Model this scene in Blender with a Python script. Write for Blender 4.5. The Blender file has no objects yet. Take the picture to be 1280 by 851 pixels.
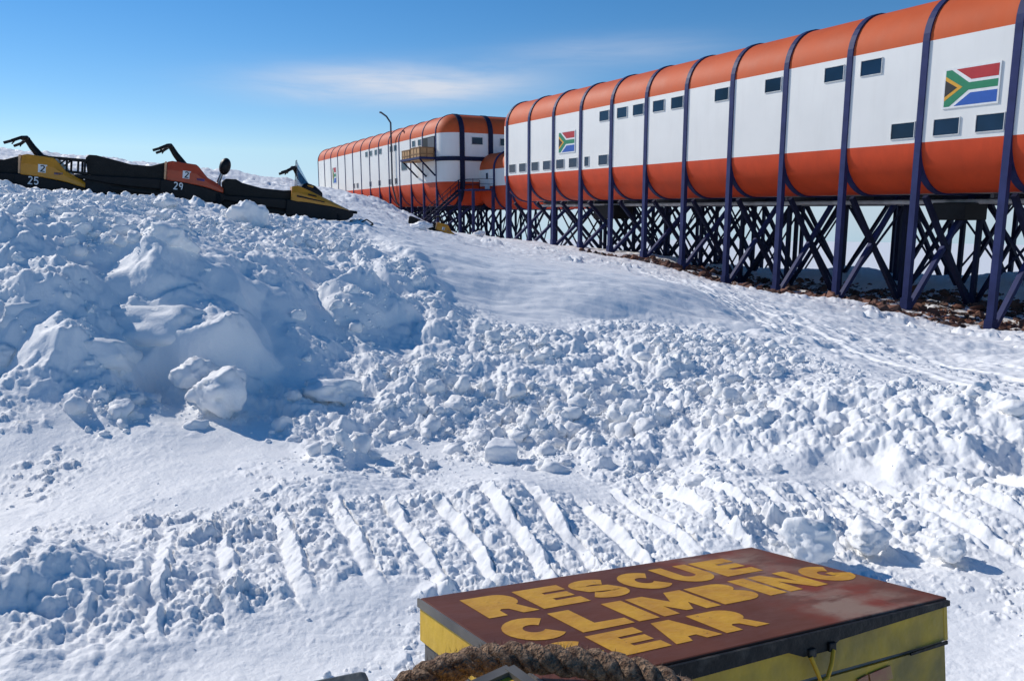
import bpy, bmesh, math, random
import numpy as np
from mathutils import Vector, Matrix, noise as mnoise
from mathutils.geometry import tessellate_polygon

random.seed(7); RNG = np.random.default_rng(11)
S = bpy.context.scene
COL = S.collection
R = math.radians

# ------------------------------------------------------------------ camera model (eye = origin, +y ahead, +z up)
F, PIT, CX, CY = 976.0, R(9.5), 640.0, 425.5
def ray(px, py):
    x = px - CX; y = -(py - CY)
    v = np.array([x, F*math.cos(PIT) + y*math.sin(PIT), y*math.cos(PIT) - F*math.sin(PIT)])
    return v/np.hypot(v[0], v[1])
def at(px, py, d): return ray(px, py)*d
def proj(x, y, z):
    zc = y*math.cos(PIT) - z*math.sin(PIT); yc = y*math.sin(PIT) + z*math.cos(PIT)
    zc = np.maximum(zc, 1e-3)
    return CX + F*x/zc, CY - F*yc/zc

# ------------------------------------------------------------------ materials
def nt(m):
    m.use_nodes = True; t = m.node_tree
    return t, t.nodes, t.links
def mat(name, col, rough=0.5, metal=0.0, var=0.12, vscale=6.0, bump=0.0, bscale=40.0, col2=None, spec=0.5, coords='Object', detail=5.0, thr=(0.35, 0.65)):
    m = bpy.data.materials.new(name); t, N, L = nt(m)
    b = N['Principled BSDF']
    b.inputs['Roughness'].default_value = rough; b.inputs['Metallic'].default_value = metal
    b.inputs['Specular IOR Level'].default_value = spec
    tc = N.new('ShaderNodeTexCoord')
    nz = N.new('ShaderNodeTexNoise'); nz.inputs['Scale'].default_value = vscale; nz.inputs['Detail'].default_value = detail
    L.new(tc.outputs[coords], nz.inputs['Vector'])
    rp = N.new('ShaderNodeValToRGB')
    rp.color_ramp.elements[0].position = thr[0]; rp.color_ramp.elements[1].position = thr[1]
    c2 = col2 if col2 else tuple(min(1, c*(1+var)) for c in col)
    c1 = col if col2 else tuple(c*(1-var) for c in col)
    rp.color_ramp.elements[0].color = (*c1, 1); rp.color_ramp.elements[1].color = (*c2, 1)
    L.new(nz.outputs['Fac'], rp.inputs['Fac']); L.new(rp.outputs['Color'], b.inputs['Base Color'])
    mr = N.new('ShaderNodeMapRange'); mr.inputs['To Min'].default_value = max(0, rough-0.08); mr.inputs['To Max'].default_value = min(1, rough+0.1)
    L.new(nz.outputs['Fac'], mr.inputs['Value']); L.new(mr.outputs['Result'], b.inputs['Roughness'])
    if bump:
        n2 = N.new('ShaderNodeTexNoise'); n2.inputs['Scale'].default_value = bscale; n2.inputs['Detail'].default_value = 4
        L.new(tc.outputs[coords], n2.inputs['Vector'])
        bp = N.new('ShaderNodeBump'); bp.inputs['Strength'].default_value = bump; bp.inputs['Distance'].default_value = 0.02
        L.new(n2.outputs['Fac'], bp.inputs['Height']); L.new(bp.outputs['Normal'], b.inputs['Normal'])
    return m

M = {}
M['orange'] = mat('orange_hull_paint', (0.62, 0.105, 0.026), 0.6, var=0.06, vscale=0.7, spec=.25)
M['redhull'] = mat('red_orange_hull_paint', (0.63, 0.066, 0.016), 0.55, var=0.09, vscale=0.7, spec=.3)
M['white'] = mat('white_hull_paint', (0.84, 0.825, 0.775), 0.5, var=0.02, vscale=0.5)
M['blue'] = mat('navy_blue_steel_paint', (0.024, 0.034, 0.115), 0.55, var=0.15, vscale=2, spec=.2)
M['navy'] = mat('dark_navy_steel_paint', (0.014, 0.019, 0.05), 0.6, var=0.2, vscale=2, spec=.15)
M['under'] = mat('grey_underside_sheet', (0.45, 0.45, 0.46), 0.5, var=0.3, vscale=1.2)
M['dark'] = mat('black_plastic', (0.008, 0.008, 0.009), 0.5, var=0.3, spec=.25)
M['rubber'] = mat('black_rubber', (0.016, 0.016, 0.016), 0.8, var=0.3)
M['vinyl'] = mat('dark_seat_vinyl', (0.012, 0.012, 0.011), 0.6, spec=.25, var=0.3, bump=0.3, bscale=30)
M['steel'] = mat('grey_steel', (0.30, 0.31, 0.33), 0.35, 0.8)
M['galv'] = mat('dull_grey_duct', (0.10, 0.105, 0.12), 0.5, 0.4)
M['glass'] = mat('dark_window_glass', (0.006, 0.022, 0.05), 0.12, var=0.5, vscale=0.35, spec=.35)
M['frame'] = mat('pale_window_frame', (0.68, 0.68, 0.66), 0.5)
M['sm_yellow'] = mat('yellow_fairing', (0.62, 0.26, 0.015), 0.35, var=0.08)
M['sm_red'] = mat('red_fairing', (0.48, 0.065, 0.018), 0.35, var=0.1)
M['cream'] = mat('cream_panel', (0.72, 0.42, 0.22), 0.5)
M['paintwhite'] = mat('white_marking', (0.78, 0.78, 0.76), 0.5, var=0.05)
M['paintred'] = mat('red_marking', (0.45, 0.012, 0.02), 0.5, var=0.05)
M['paintgreen'] = mat('green_marking', (0.005, 0.21, 0.095), 0.5, var=0.05)
M['paintblue'] = mat('blue_marking', (0.008, 0.09, 0.40), 0.5, var=0.05)
M['paintgold'] = mat('gold_marking', (0.70, 0.34, 0.02), 0.5, var=0.05)
M['paintblack'] = mat('black_marking', (0.012, 0.012, 0.012), 0.5)
M['ply'] = mat('pale_plywood', (0.42, 0.24, 0.10), 0.7, col2=(0.52, 0.31, 0.14), vscale=3)
M['batten'] = mat('wood_batten', (0.26, 0.14, 0.06), 0.7, var=0.2)
M['brass'] = mat('weathered_steel', (0.2, 0.17, 0.13), 0.5, 0.6)

def streak(m, amt, col):
    t, N, L = nt(m); b = N['Principled BSDF']; src = b.inputs['Base Color'].links[0].from_socket
    tc = N.new('ShaderNodeTexCoord'); mp = N.new('ShaderNodeMapping'); mp.inputs['Scale'].default_value = (2.2, 2.2, .3); L.new(tc.outputs['Object'], mp.inputs['Vector'])
    n = N.new('ShaderNodeTexNoise'); n.inputs['Scale'].default_value = 1.0; n.inputs['Detail'].default_value = 6; n.inputs['Roughness'].default_value = .65; L.new(mp.outputs['Vector'], n.inputs['Vector'])
    r = N.new('ShaderNodeMapRange'); r.inputs['From Min'].default_value = .48; r.inputs['From Max'].default_value = .75; r.inputs['To Max'].default_value = amt; L.new(n.outputs['Fac'], r.inputs['Value'])
    mx = N.new('ShaderNodeMix'); mx.data_type = 'RGBA'; L.new(r.outputs['Result'], mx.inputs['Factor']); L.new(src, mx.inputs['A']); mx.inputs['B'].default_value = (*col, 1); L.new(mx.outputs['Result'], b.inputs['Base Color'])
streak(M['white'], .16, (.62, .59, .53)); streak(M['redhull'], .3, (.40, .04, .014)); streak(M['orange'], .3, (.62, .15, .06))
def glass_mat():
    m = bpy.data.materials.new('clear_windscreen'); t, N, L = nt(m)
    N.remove(N['Principled BSDF'])
    tr = N.new('ShaderNodeBsdfTransparent'); tr.inputs['Color'].default_value = (0.86, 0.9, 0.93, 1)
    gl = N.new('ShaderNodeBsdfGlossy'); gl.inputs['Roughness'].default_value = 0.08
    nz = N.new('ShaderNodeTexNoise'); nz.inputs['Scale'].default_value = 9
    mr = N.new('ShaderNodeMapRange'); mr.inputs['To Min'].default_value = 0.08; mr.inputs['To Max'].default_value = 0.3
    L.new(nz.outputs['Fac'], mr.inputs['Value'])
    mx = N.new('ShaderNodeMixShader'); L.new(mr.outputs['Result'], mx.inputs['Fac'])
    L.new(tr.outputs[0], mx.inputs[1]); L.new(gl.outputs[0], mx.inputs[2]); L.new(mx.outputs[0], N['Material Output'].inputs['Surface'])
    return m
M['screen'] = glass_mat()

SNOWC = (0.94, 0.935, 0.92)
def snow_mat(name, rocky=False):
    m = bpy.data.materials.new(name); t, N, L = nt(m); b = N['Principled BSDF']
    b.inputs['Roughness'].default_value = 0.62; b.inputs['Specular IOR Level'].default_value = 0.25
    tc = N.new('ShaderNodeTexCoord')
    n1 = N.new('ShaderNodeTexNoise'); n1.inputs['Scale'].default_value = 1.3; n1.inputs['Detail'].default_value = 6
    L.new(tc.outputs['Object'], n1.inputs['Vector'])
    rp = N.new('ShaderNodeValToRGB'); rp.color_ramp.elements[0].position = 0.3; rp.color_ramp.elements[1].position = 0.7
    rp.color_ramp.elements[0].color = (SNOWC[0]*0.95, SNOWC[1]*0.955, SNOWC[2]*0.965, 1); rp.color_ramp.elements[1].color = (*SNOWC, 1)
    L.new(n1.outputs['Fac'], rp.inputs['Fac'])
    nb = N.new('ShaderNodeTexNoise'); nb.inputs['Scale'].default_value = 38; nb.inputs['Detail'].default_value = 6; nb.inputs['Roughness'].default_value = 0.65
    L.new(tc.outputs['Object'], nb.inputs['Vector'])
    bp = N.new('ShaderNodeBump'); bp.inputs['Strength'].default_value = 0.55; bp.inputs['Distance'].default_value = 0.012
    L.new(nb.outputs['Fac'], bp.inputs['Height']); L.new(bp.outputs['Normal'], b.inputs['Normal'])
    last = rp.outputs['Color']
    if rocky:
        at_ = N.new('ShaderNodeAttribute'); at_.attribute_name = 'rock'
        n2 = N.new('ShaderNodeTexNoise'); n2.inputs['Scale'].default_value = 1.6; n2.inputs['Detail'].default_value = 5; n2.inputs['Roughness'].default_value = 0.7
        L.new(tc.outputs['Object'], n2.inputs['Vector'])
        r2 = N.new('ShaderNodeValToRGB'); r2.color_ramp.elements[0].color = (0.03, 0.022, 0.018, 1); r2.color_ramp.elements[1].color = (0.16, 0.075, 0.045, 1)
        n3 = N.new('ShaderNodeTexNoise'); n3.inputs['Scale'].default_value = 7; n3.inputs['Detail'].default_value = 4
        L.new(tc.outputs['Object'], n3.inputs['Vector']); L.new(n3.outputs['Fac'], r2.inputs['Fac'])
        ad = N.new('ShaderNodeMath'); ad.operation = 'ADD'
        L.new(at_.outputs['Fac'], ad.inputs[0]); L.new(n2.outputs['Fac'], ad.inputs[1])
        st = N.new('ShaderNodeMapRange'); st.inputs['From Min'].default_value = 1.47; st.inputs['From Max'].default_value = 1.53
        L.new(ad.outputs[0], st.inputs['Value'])
        mx = N.new('ShaderNodeMix'); mx.data_type = 'RGBA'
        L.new(st.outputs['Result'], mx.inputs['Factor']); L.new(last, mx.inputs['A']); L.new(r2.outputs['Color'], mx.inputs['B'])
        last = mx.outputs['Result']
    L.new(last, b.inputs['Base Color'])
    return m
M['snow'] = snow_mat('rough_snow'); M['ground'] = snow_mat('snow_and_stones', True)
M['rock'] = mat('red_brown_stone', (0.05, 0.032, 0.026), 0.8, col2=(0.24, 0.10, 0.06), vscale=0.9, bump=0.6, bscale=12)

# ------------------------------------------------------------------ mesh builder
class MB:
    def __init__(s): s.v = []; s.f = []; s.m = []; s.sm = []
    def add(s, vs, fs, mi=0, smooth=False):
        o = len(s.v); s.v += [tuple(v) for v in vs]
        for f in fs: s.f.append(tuple(i+o for i in f)); s.m.append(mi); s.sm.append(smooth)
        return s
    def box(s, c, size, mi=0, rot=None, bev=0.0):
        hx, hy, hz = [k/2 for k in size]
        if bev > 0:
            b = min(bev, hx*.9, hy*.9, hz*.9); bm = bmesh.new(); bmesh.ops.create_cube(bm, size=1)
            for v in bm.verts: v.co = Vector((v.co.x*size[0], v.co.y*size[1], v.co.z*size[2]))
            bmesh.ops.bevel(bm, geom=bm.edges[:], offset=b, segments=2, affect='EDGES', profile=.5)
            vs = [v.co.copy() for v in bm.verts]; bm.verts.index_update(); fs = [[v.index for v in f.verts] for f in bm.faces]; bm.free()
        else:
            vs = [Vector((x, y, z)) for x in (-hx, hx) for y in (-hy, hy) for z in (-hz, hz)]
            fs = [(0, 1, 3, 2), (4, 6, 7, 5), (0, 4, 5, 1), (2, 3, 7, 6), (0, 2, 6, 4), (1, 5, 7, 3)]
        if rot is not None: vs = [rot @ v for v in vs]
        c = Vector(c); return s.add([v+c for v in vs], fs, mi)
    def bar(s, a, b, w, h=None, mi=0, up=(0, 0, 1)):
        a = Vector(a); b = Vector(b); h = h or w; d = (b-a); ln = d.length
        if ln < 1e-6: return s
        x = d/ln; up = Vector(up)
        if abs(x.dot(up)) > .98: up = Vector((1, 0, 0))
        y = up.cross(x).normalized(); z = x.cross(y)
        rot = Matrix((x, y, z)).transposed()
        return s.box((a+b)/2, (ln, w, h), mi, rot)
    def tube(s, pts, r, n=10, mi=0, cap=True):
        pts = [Vector(p) for p in pts]; k = len(pts); rs = r if isinstance(r, (list, tuple)) else [r]*k
        vs = []; prev = None
        for i, p in enumerate(pts):
            t = (pts[min(i+1, k-1)]-pts[max(i-1, 0)]).normalized()
            if prev is None:
                u = t.orthogonal().normalized()
            else:
                u = (prev - t*prev.dot(t)); u = u.normalized() if u.length > 1e-6 else t.orthogonal().normalized()
            prev = u; w = t.cross(u)
            for j in range(n):
                a = 2*math.pi*j/n; vs.append(p+(u*math.cos(a)+w*math.sin(a))*rs[i])
        fs = []
        for i in range(k-1):
            for j in range(n):
                fs.append((i*n+j, i*n+(j+1) % n, (i+1)*n+(j+1) % n, (i+1)*n+j))
        s.add(vs, fs, mi, True)
        if cap:
            s.add(vs[:n], [tuple(range(n))[::-1]], mi); s.add(vs[-n:], [tuple(range(n))], mi)
        return s
    def prism(s, poly, y0, y1, mi=0, tf=None, taper=None):
        """poly in (x,z), extruded along y; tf maps (x,y,z) to a point"""
        n = len(poly); tf = tf or (lambda x, y, z: (x, y, z))
        vs = [tf(x, y0, z) for x, z in poly] + [tf(x, y1, z) for x, z in poly]
        tri = tessellate_polygon([[Vector((x, z, 0)) for x, z in poly]])
        fs = [tuple(t) for t in tri] + [tuple(i+n for i in t[::-1]) for t in tri] + [(i, (i+1) % n, (i+1) % n+n, i+n) for i in range(n)]
        return s.add(vs, fs, mi)
    def build(s, name, mats, parent=None, bevel=0.0):
        me = bpy.data.meshes.new(name); me.from_pydata([tuple(v) for v in s.v], [], s.f)
        if not isinstance(mats, (list, tuple)): mats = [mats]
        for m in mats: me.materials.append(m)
        me.polygons.foreach_set('material_index', s.m); me.polygons.foreach_set('use_smooth', s.sm)
        bm = bmesh.new(); bm.from_mesh(me); bmesh.ops.recalc_face_normals(bm, faces=bm.faces[:]); bm.to_mesh(me); bm.free()
        o = bpy.data.objects.new(name, me); COL.objects.link(o)
        if parent: o.parent = parent
        if bevel:
            md = o.modifiers.new('edge', 'BEVEL'); md.width = bevel; md.segments = 2; md.limit_method = 'ANGLE'; md.angle_limit = R(35)
        return o
def tag(o, label=None, cat=None, group=None, kind=None):
    if label: o['label'] = label
    if cat: o['category'] = cat
    if group: o['group'] = group
    if kind: o['kind'] = kind
    return o
def empty(name, loc, rot=(0, 0, 0)):
    o = bpy.data.objects.new(name, None); o.empty_display_size = .3; COL.objects.link(o)
    o.location = loc; o.rotation_euler = rot; return o
def kids(o): return [c for c in bpy.data.objects if c.parent == o]
def copy_tree(o, parent=None):
    c = o.copy(); COL.objects.link(c); c.parent = parent
    for ch in kids(o): copy_tree(ch, c)
    return c

# ------------------------------------------------------------------ numpy noise
def h32(ix, iy, seed):
    a = (ix.astype(np.int64)*374761393 + iy.astype(np.int64)*668265263 + int(seed)*2246822519) & 0xFFFFFFFF
    a = ((a ^ (a >> 13))*1274126177) & 0xFFFFFFFF
    a = ((a ^ (a >> 16))*2654435761) & 0xFFFFFFFF
    a = a ^ (a >> 15)
    return a.astype(np.float64)/4294967296.0
def cell_tab(gx, gy):
    """returns f(seed, i, j): the hash of cell (gx+i, gy+j), looked up in a table over the covered cells"""
    if gx.size == 0: return lambda seed, i, j: gx*0.
    x0 = int(gx.min())-1; y0 = int(gy.min())-1; Wd = int(gx.max())-x0+2; Ht = int(gy.max())-y0+2
    if Wd*Ht > 4000000: return lambda seed, i, j: h32(gx+i, gy+j, seed)
    base_i = (gy.astype(np.int64)-y0)*Wd+(gx.astype(np.int64)-x0)
    TX, TY = np.meshgrid(np.arange(x0, x0+Wd), np.arange(y0, y0+Ht)); cache = {}
    def f(seed, i, j):
        if seed not in cache: cache[seed] = h32(TX, TY, seed).ravel().astype(np.float32)
        return cache[seed][base_i+(j*Wd+i)]
    return f
def vnoise(x, y, seed):
    ix = np.floor(x); iy = np.floor(y); fx = x-ix; fy = y-iy
    fx = fx*fx*fx*(fx*(fx*6-15)+10); fy = fy*fy*fy*(fy*(fy*6-15)+10); t = cell_tab(ix, iy)
    a = t(seed, 0, 0); b = t(seed, 1, 0); c = t(seed, 0, 1); d = t(seed, 1, 1)
    return (a+(b-a)*fx + (c-a)*fy + (a-b-c+d)*fx*fy)*2-1
def fbm(x, y, sc, seed, octv=4, gain=.5):
    z = np.zeros_like(x); a = 1.; k = 1./sc
    for o in range(octv):
        c, s_ = math.cos(.6*o), math.sin(.6*o)
        z += a*vnoise((x*c-y*s_)*k+o*17.3, (x*s_+y*c)*k-o*9.1, seed+o*31); a *= gain; k *= 2.03
    return z
def clods(x, y, sc, seed, dens, hmul=.9, warp=.18):
    """angular lumps: the highest of the chipped blocks of each neighbouring cell; dens 0..1 per point"""
    wx = x+sc*warp*vnoise(x/sc*2.1, y/sc*2.1, seed+5)+sc*warp*.6*vnoise(x/sc*5.3, y/sc*5.3, seed+6)
    wy = y+sc*warp*vnoise(x/sc*2.1, y/sc*2.1, seed+7)+sc*warp*.6*vnoise(x/sc*5.3, y/sc*5.3, seed+8)
    cx = np.floor(wx/sc); cy = np.floor(wy/sc); out = np.zeros_like(x); T = cell_tab(cx, cy)
    for i in (-1, 0, 1):
        for j in (-1, 0, 1):
            gx = cx+i; gy = cy+j
            px = (gx+.1+.8*T(seed, i, j))*sc; py = (gy+.1+.8*T(seed+1, i, j))*sc
            e = T(seed+2, i, j); r = sc*(.32+.42*T(seed+3, i, j)); h = r*hmul*(.5+.9*T(seed+4, i, j))
            qx = (wx-px)/r; qy = (wy-py)/r; a0 = T(seed+9, i, j)*6.283
            m = np.full_like(x, -9.)
            for k in range(5):
                a = a0+k*1.2566+.5*(T(seed+20+k, i, j)-.5)
                m = np.maximum(m, (qx*np.cos(a)+qy*np.sin(a))*(1.+.35*T(seed+30+k, i, j)))
            m = .6*m+.4*np.sqrt(qx*qx+qy*qy)
            t1 = T(seed+40, i, j)*1.0-.5; t2 = T(seed+41, i, j)*1.0-.5
            top = h*(.72+t1*qx+t2*qy)
            side = h*1.9*(1-m)
            z = np.minimum(top, side)
            # soft shoulder
            z = np.where(z > 0, z, 0)
            out = np.maximum(out, np.where(e < dens, z, 0))
    return out
def on(mask, fn, x, y):
    """evaluate fn only where the mask is not zero"""
    k = np.flatnonzero(mask > 1e-3); out = np.zeros_like(x)
    if len(k): out[k] = fn(x[k], y[k])*mask[k]
    return out
def billow(x, y, sc, seed, octv=3, gain=.5):
    z = np.zeros_like(x); a = 1.; k = 1./sc
    for o in range(octv):
        z += a*(np.abs(vnoise(x*k+o*7.7, y*k-o*3.1, seed+o*13)+.25*vnoise(x*k*2.3, y*k*2.3, seed+o*13+5))); a *= gain; k *= 2.1
    return z
def sstep(a, b, x):
    t = np.clip((x-a)/(b-a), 0, 1); return t*t*(3-2*t)

# ------------------------------------------------------------------ terrain base: thin-plate through surveyed points
CP = []
def cpd(px, py, d):
    r = ray(px, py); CP.append((math.atan2(r[0], r[1]), d, r[2]*d))
def cpz(px, py, z):
    r = ray(px, py); CP.append((math.atan2(r[0], r[1]), z/r[2], z))
def cpw(px, d, z):
    r = ray(px, 262); CP.append((math.atan2(r[0], r[1]), d, z))
for px in (-400, 0, 320, 640, 960, 1280, 1700):
    cpz(px, 851, -1.66); cpz(px, 700, -1.72); cpw(px, 1.2, -1.62)
for px in (0, 200, 400): cpz(px, 590, -1.74)
for px in (640, 900, 1280): cpz(px, 610, -1.75)
# left heap
for px, pts in {-300: ((470, 8.3), (390, 9.8), (310, 11.8), (255, 14), (225, 17.5)),
                0: ((500, 7.2), (474, 7.95), (400, 8.4), (322, 9.0), (268, 13.2), (240, 17.2)),
                200: ((508, 7.05), (484, 7.65), (400, 8.1), (332, 8.75), (287, 13.2), (259, 17.2)),
                330: ((515, 6.9), (490, 7.5), (415, 8.15), (345, 9.4), (302, 14.0), (276, 17.6)),
                430: ((525, 6.8), (430, 8.6), (350, 11.2), (308, 15.2), (284, 18.6), (263, 32), (254, 50)),
                540: ((540, 6.6), (470, 8.0), (405, 10.4), (345, 14.2), (304, 23), (294, 38), (286, 58)),
                640: ((560, 6.3), (480, 8.0), (412, 11.0), (350, 15.5), (322, 26), (300, 58)),
                760: ((570, 6.2), (480, 8.1), (414, 11.8), (362, 16), (338, 26), (318, 50)),
                860: ((580, 6.0), (490, 8.0), (420, 11.8), (374, 17), (350, 29), (338, 45)),
                1050: ((590, 5.9), (510, 7.5), (450, 10.6), (414, 17), (389, 27), (374, 36)),
                1280: ((600, 5.7), (540, 6.8), (490, 9.4), (450, 15), (430, 23), (419, 29.0)),
                1600: ((620, 5.4), (540, 7.2), (480, 11), (450, 18), (440, 28))}.items():
    for py, d in pts: cpd(px, py, d)
for px, d, z in ((-300, 20.5, .6), (30, 20.4, .34), (200, 20, .1), (360, 20, -.38), (-300, 45, 2.2), (0, 42, 1.2), (200, 42, .5), (330, 42, 0.0)): cpw(px, d, z)
for px, py, d in ((-300, 172, 150), (0, 194, 150), (100, 202, 150), (200, 212, 145), (300, 223, 135), (380, 232, 115), (425, 242, 90), (480, 259, 75), (520, 276, 64)): cpd(px, py, d)
for px, a in ((-300, 3.6), (0, 2.9), (100, 2.7), (200, 2.2), (300, 1.5)): cpw(px, 85, 85*math.tan(R(a)))
for px, d, z in ((545, 80, -2.2), (640, 95, -8), (545, 150, -10), (480, 140, -3), (800, 72, -4.4), (800, 95, -9), (930, 58, -4.1), (930, 80, -9), (1060, 52, -3.75), (1060, 75, -9), (1280, 47, -3.5), (1280, 70, -9),
                 (1600, 45, -4), (1600, 70, -9), (800, 150, -14), (1100, 150, -15), (1400, 150, -15), (1060, 44, -4.6), (1280, 38, -4.7), (930, 50, -4.4), (-800, 10, -.6), (-800, 20, 0.), (-800, 60, 3), (2400, 10, -2.2), (2400, 30, -5), (2400, 80, -10)): cpw(px, d, z)
CP = np.array(CP)
# de-duplicate near-coincident survey points
keep = []
for i, c in enumerate(CP):
    if all((c[0]-CP[j][0])**2+(.35*(math.log(c[1])-math.log(CP[j][1])))**2 > 1e-5 for j in keep): keep.append(i)
CP = CP[keep]
CU = np.stack([CP[:, 0], .35*np.log(CP[:, 1])], 1)
def tk(r2): return np.where(r2 > 1e-12, .5*r2*np.log(np.maximum(r2, 1e-12)), 0)
n_ = len(CU); A = np.zeros((n_+3, n_+3))
A[:n_, :n_] = tk(((CU[:, None]-CU[None])**2).sum(-1)) + np.eye(n_)*2e-5
A[:n_, n_] = 1; A[:n_, n_+1:] = CU; A[n_:, :n_] = A[:n_, n_:].T
W = np.linalg.solve(A, np.concatenate([CP[:, 2], np.zeros(3)]))
def base(x, y):
    x = np.asarray(x, float).ravel(); y = np.asarray(y, float).ravel()
    az = np.arctan2(x, y); d = np.hypot(x, y)
    azc = np.clip(az, -1.0, 1.0); lu = .35*np.log(np.clip(d, .9, 160))
    z = np.zeros_like(x)
    for k in range(0, len(x), 40000):
        q = np.stack([azc[k:k+40000], lu[k:k+40000]], 1)
        r2 = ((q[:, None, 0]-CU[None, :, 0])**2 + (q[:, None, 1]-CU[None, :, 1])**2)
        z[k:k+40000] = tk(r2)@W[:n_] + W[n_] + q@W[n_+1:]
    back = sstep(1.1, 2.6, np.abs(az)); z = z*(1-back) + (-1.65-.03*np.clip(d, 0, 60))*back
    far = -.0368*d - 1.2*np.log(np.maximum(d, 1)/100)
    t = sstep(math.log(140), math.log(520), np.log(np.maximum(d, 1)))
    z = z*(1-t) + far*t
    # mound added just out of view to cast shade, and the lower left corner one
    z = z + .85*np.exp(-(((x+3.05)/.5)**2+((y-2.75)/.45)**2)**1.5) + .20*np.exp(-((x+2.15)/.45)**2-((y-3.25)/.32)**2)
    return z
def gz(x, y): return float(base([x], [y])[0])
def hit(px, py, d0=2.2, d1=160):
    r = ray(px, py); ds = np.exp(np.linspace(math.log(d0), math.log(d1), 500))
    z = base(r[0]*ds, r[1]*ds); k = np.argmax(z > r[2]*ds); d = ds[k]
    return Vector((r[0]*d, r[1]*d, z[k]))

VPAZ = R(-28.217); U = np.array([math.sin(VPAZ), math.cos(VPAZ)]); NI = np.array([math.cos(VPAZ), -math.sin(VPAZ)])
DF1, DF2 = 30.3, 32.0

def detail(x, y, zb):
    """rubble, drifts, tracks: returns height and the stone mask"""
    d = np.hypot(x, y); px, py = proj(x, y, zb)
    px = np.clip(px, -3000, 4000); py = np.clip(py, -500, 3000)
    front = (y > .5) & (d < 60)
    px = np.where(front, px, 640); py = np.where(front, py, 900)
    wob = 26*fbm(px, py, 130., 3, 3) ; pyw = py+wob; pxw = px+1.2*wob
    # lower edge of the rubble and upper edge (road on the right, hollow in the middle)
    lo = np.interp(px, [-400, 0, 200, 330, 430, 560, 660, 800, 900, 1280, 1700], [505, 508, 522, 530, 565, 560, 585, 600, 592, 596, 610])
    hi = np.interp(px, [-400, 430, 560, 640, 760, 880, 960, 1060, 1180, 1280, 1700], [100, 250, 385, 402, 410, 402, 432, 462, 490, 520, 560])
    rub = sstep(lo+14, lo-22, pyw)*sstep(hi-16, hi+14, py+.4*wob)
    rub = np.maximum(rub, 0)
    left = sstep(600, 420, pxw)*sstep(lo+10, lo-20, pyw)          # the big heap
    face = left*sstep(300, 335, pyw)*sstep(500, 470, pyw)          # its shaded slabs
    crest = left*sstep(335, 290, pyw)
    near = sstep(30, 12, d)
    broken = np.clip(.55+.75*fbm(x, y, 1.7, 40, 3), 0, 1)
    z = np.zeros_like(x)
    z += on(near*np.clip(rub+.25, 0, 1), lambda a, b: .10*fbm(a, b, 1.6, 77, 3), x, y)
    z += on(face, lambda a, b: clods(a, b, 1.3, 100, .85, .42, .1)+.09*fbm(a, b, .8, 105, 3), x, y)
    z += on(face*.2+crest*.38*broken+rub*(1-left)*.30*broken, lambda a, b: clods(a, b, .52, 140, .62, .8), x, y)
    k = rub*(1-.9*face*np.clip(.65+1.2*fbm(x, y, .9, 42, 3), 0, 1))
    z += on(k*(.10+.4*broken), lambda a, b: clods(a, b, .30, 180, .72, .62, .16), x, y)
    z += on(k*(.25+.5*broken), lambda a, b: .55*clods(a, b, .15, 220, .7, .7, .16)+.10*billow(a, b, .34, 310, 3, .45), x, y)
    z += on(k, lambda a, b: .5*clods(a, b, .075, 260, .6, .7, .16)+.016*billow(a, b, .09, 320, 3, .5)+.006*fbm(a, b, .05, 300, 2, .5), x, y)
    flat = 1-sstep(lo+14, lo-22, pyw); flat = flat*(py > 450)*near
    # loose crumbs on the flat in front, denser towards the track
    cr = np.clip(fbm(x, y, .8, 50, 3)*1.0+.05, 0, 1)
    z += on(flat, lambda a, b: .0022*fbm(a, b, .1, 460, 3) + .02*fbm(a, b, .7, 470, 2) + .004*billow(a, b, .06, 465, 2)*np.clip(.5+1.5*fbm(a, b, .5, 466, 2), 0, 1), x, y)
    z += on(flat*(.12+cr)*.7, lambda a, b: clods(a, b, .10, 420, .22, .8, .3)+clods(a, b, .05, 440, .4, .9, .3), x, y)
    z += on(flat*cr, lambda a, b: clods(a, b, .2, 480, .10, .7), x, y)
    # tracked-vehicle cleat marks across the foreground
    nb = flat*(np.abs(y-3.9-.1*x) < 2.4)
    k = np.flatnonzero(nb > 1e-3); a_, b_ = x[k], y[k]
    yc = np.interp(a_, [-3, -1.5, -.6, .5, 1.4, 2.5, 4.5], [3.2, 3.42, 3.85, 4.05, 4.38, 4.2, 4.1]); v = b_-yc; n1 = fbm(a_, b_, .35, 500, 3); n2 = fbm(a_, b_, 1.1, 520, 2)
    band = sstep(-.78, -.5, v+.12*n1)*sstep(1.0, .7, v+.22*n2)*sstep(-2.5, -1.5, a_)*nb[k]
    ph = (a_+(.26-.07*a_)*v+.014*n1+.03*n2+.010*fbm(a_, b_, .11, 508, 2))/.275; fr = ph-np.floor(ph); idn = np.floor(ph)
    ridge = np.where(fr < .21, fr/.21, np.maximum(0, 1-(fr-.21)/.12))
    amp = .035+.045*h32(idn, idn*0, 9); v = v+.34*(h32(idn, idn*0, 19)-.5)
    band = band*sstep(-.75, -.4, v)*sstep(.95, .6, v); seg = np.clip(1.3-1.0*np.abs(fbm(a_+idn*3.1, b_, .5, 530, 3)), .1, 1)
    zz = band*(ridge*amp*seg*1.0*(1+.3*fbm(a_, b_, .09, 511, 3)) - .022)+band*.45*clods(a_, b_, .06, 575, .3, .7, .16)
    gap = np.where(fr < .30, 0., np.clip(1-ridge*1.5, 0, 1)*sstep(1.0, .85, fr))
    zz += band*gap*(clods(a_, b_, .11, 560, .6, .7, .16)*.35+clods(a_, b_, .055, 580, .6, .7, .16)*.6+.02*billow(a_, b_, .1, 585, 3))
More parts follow.
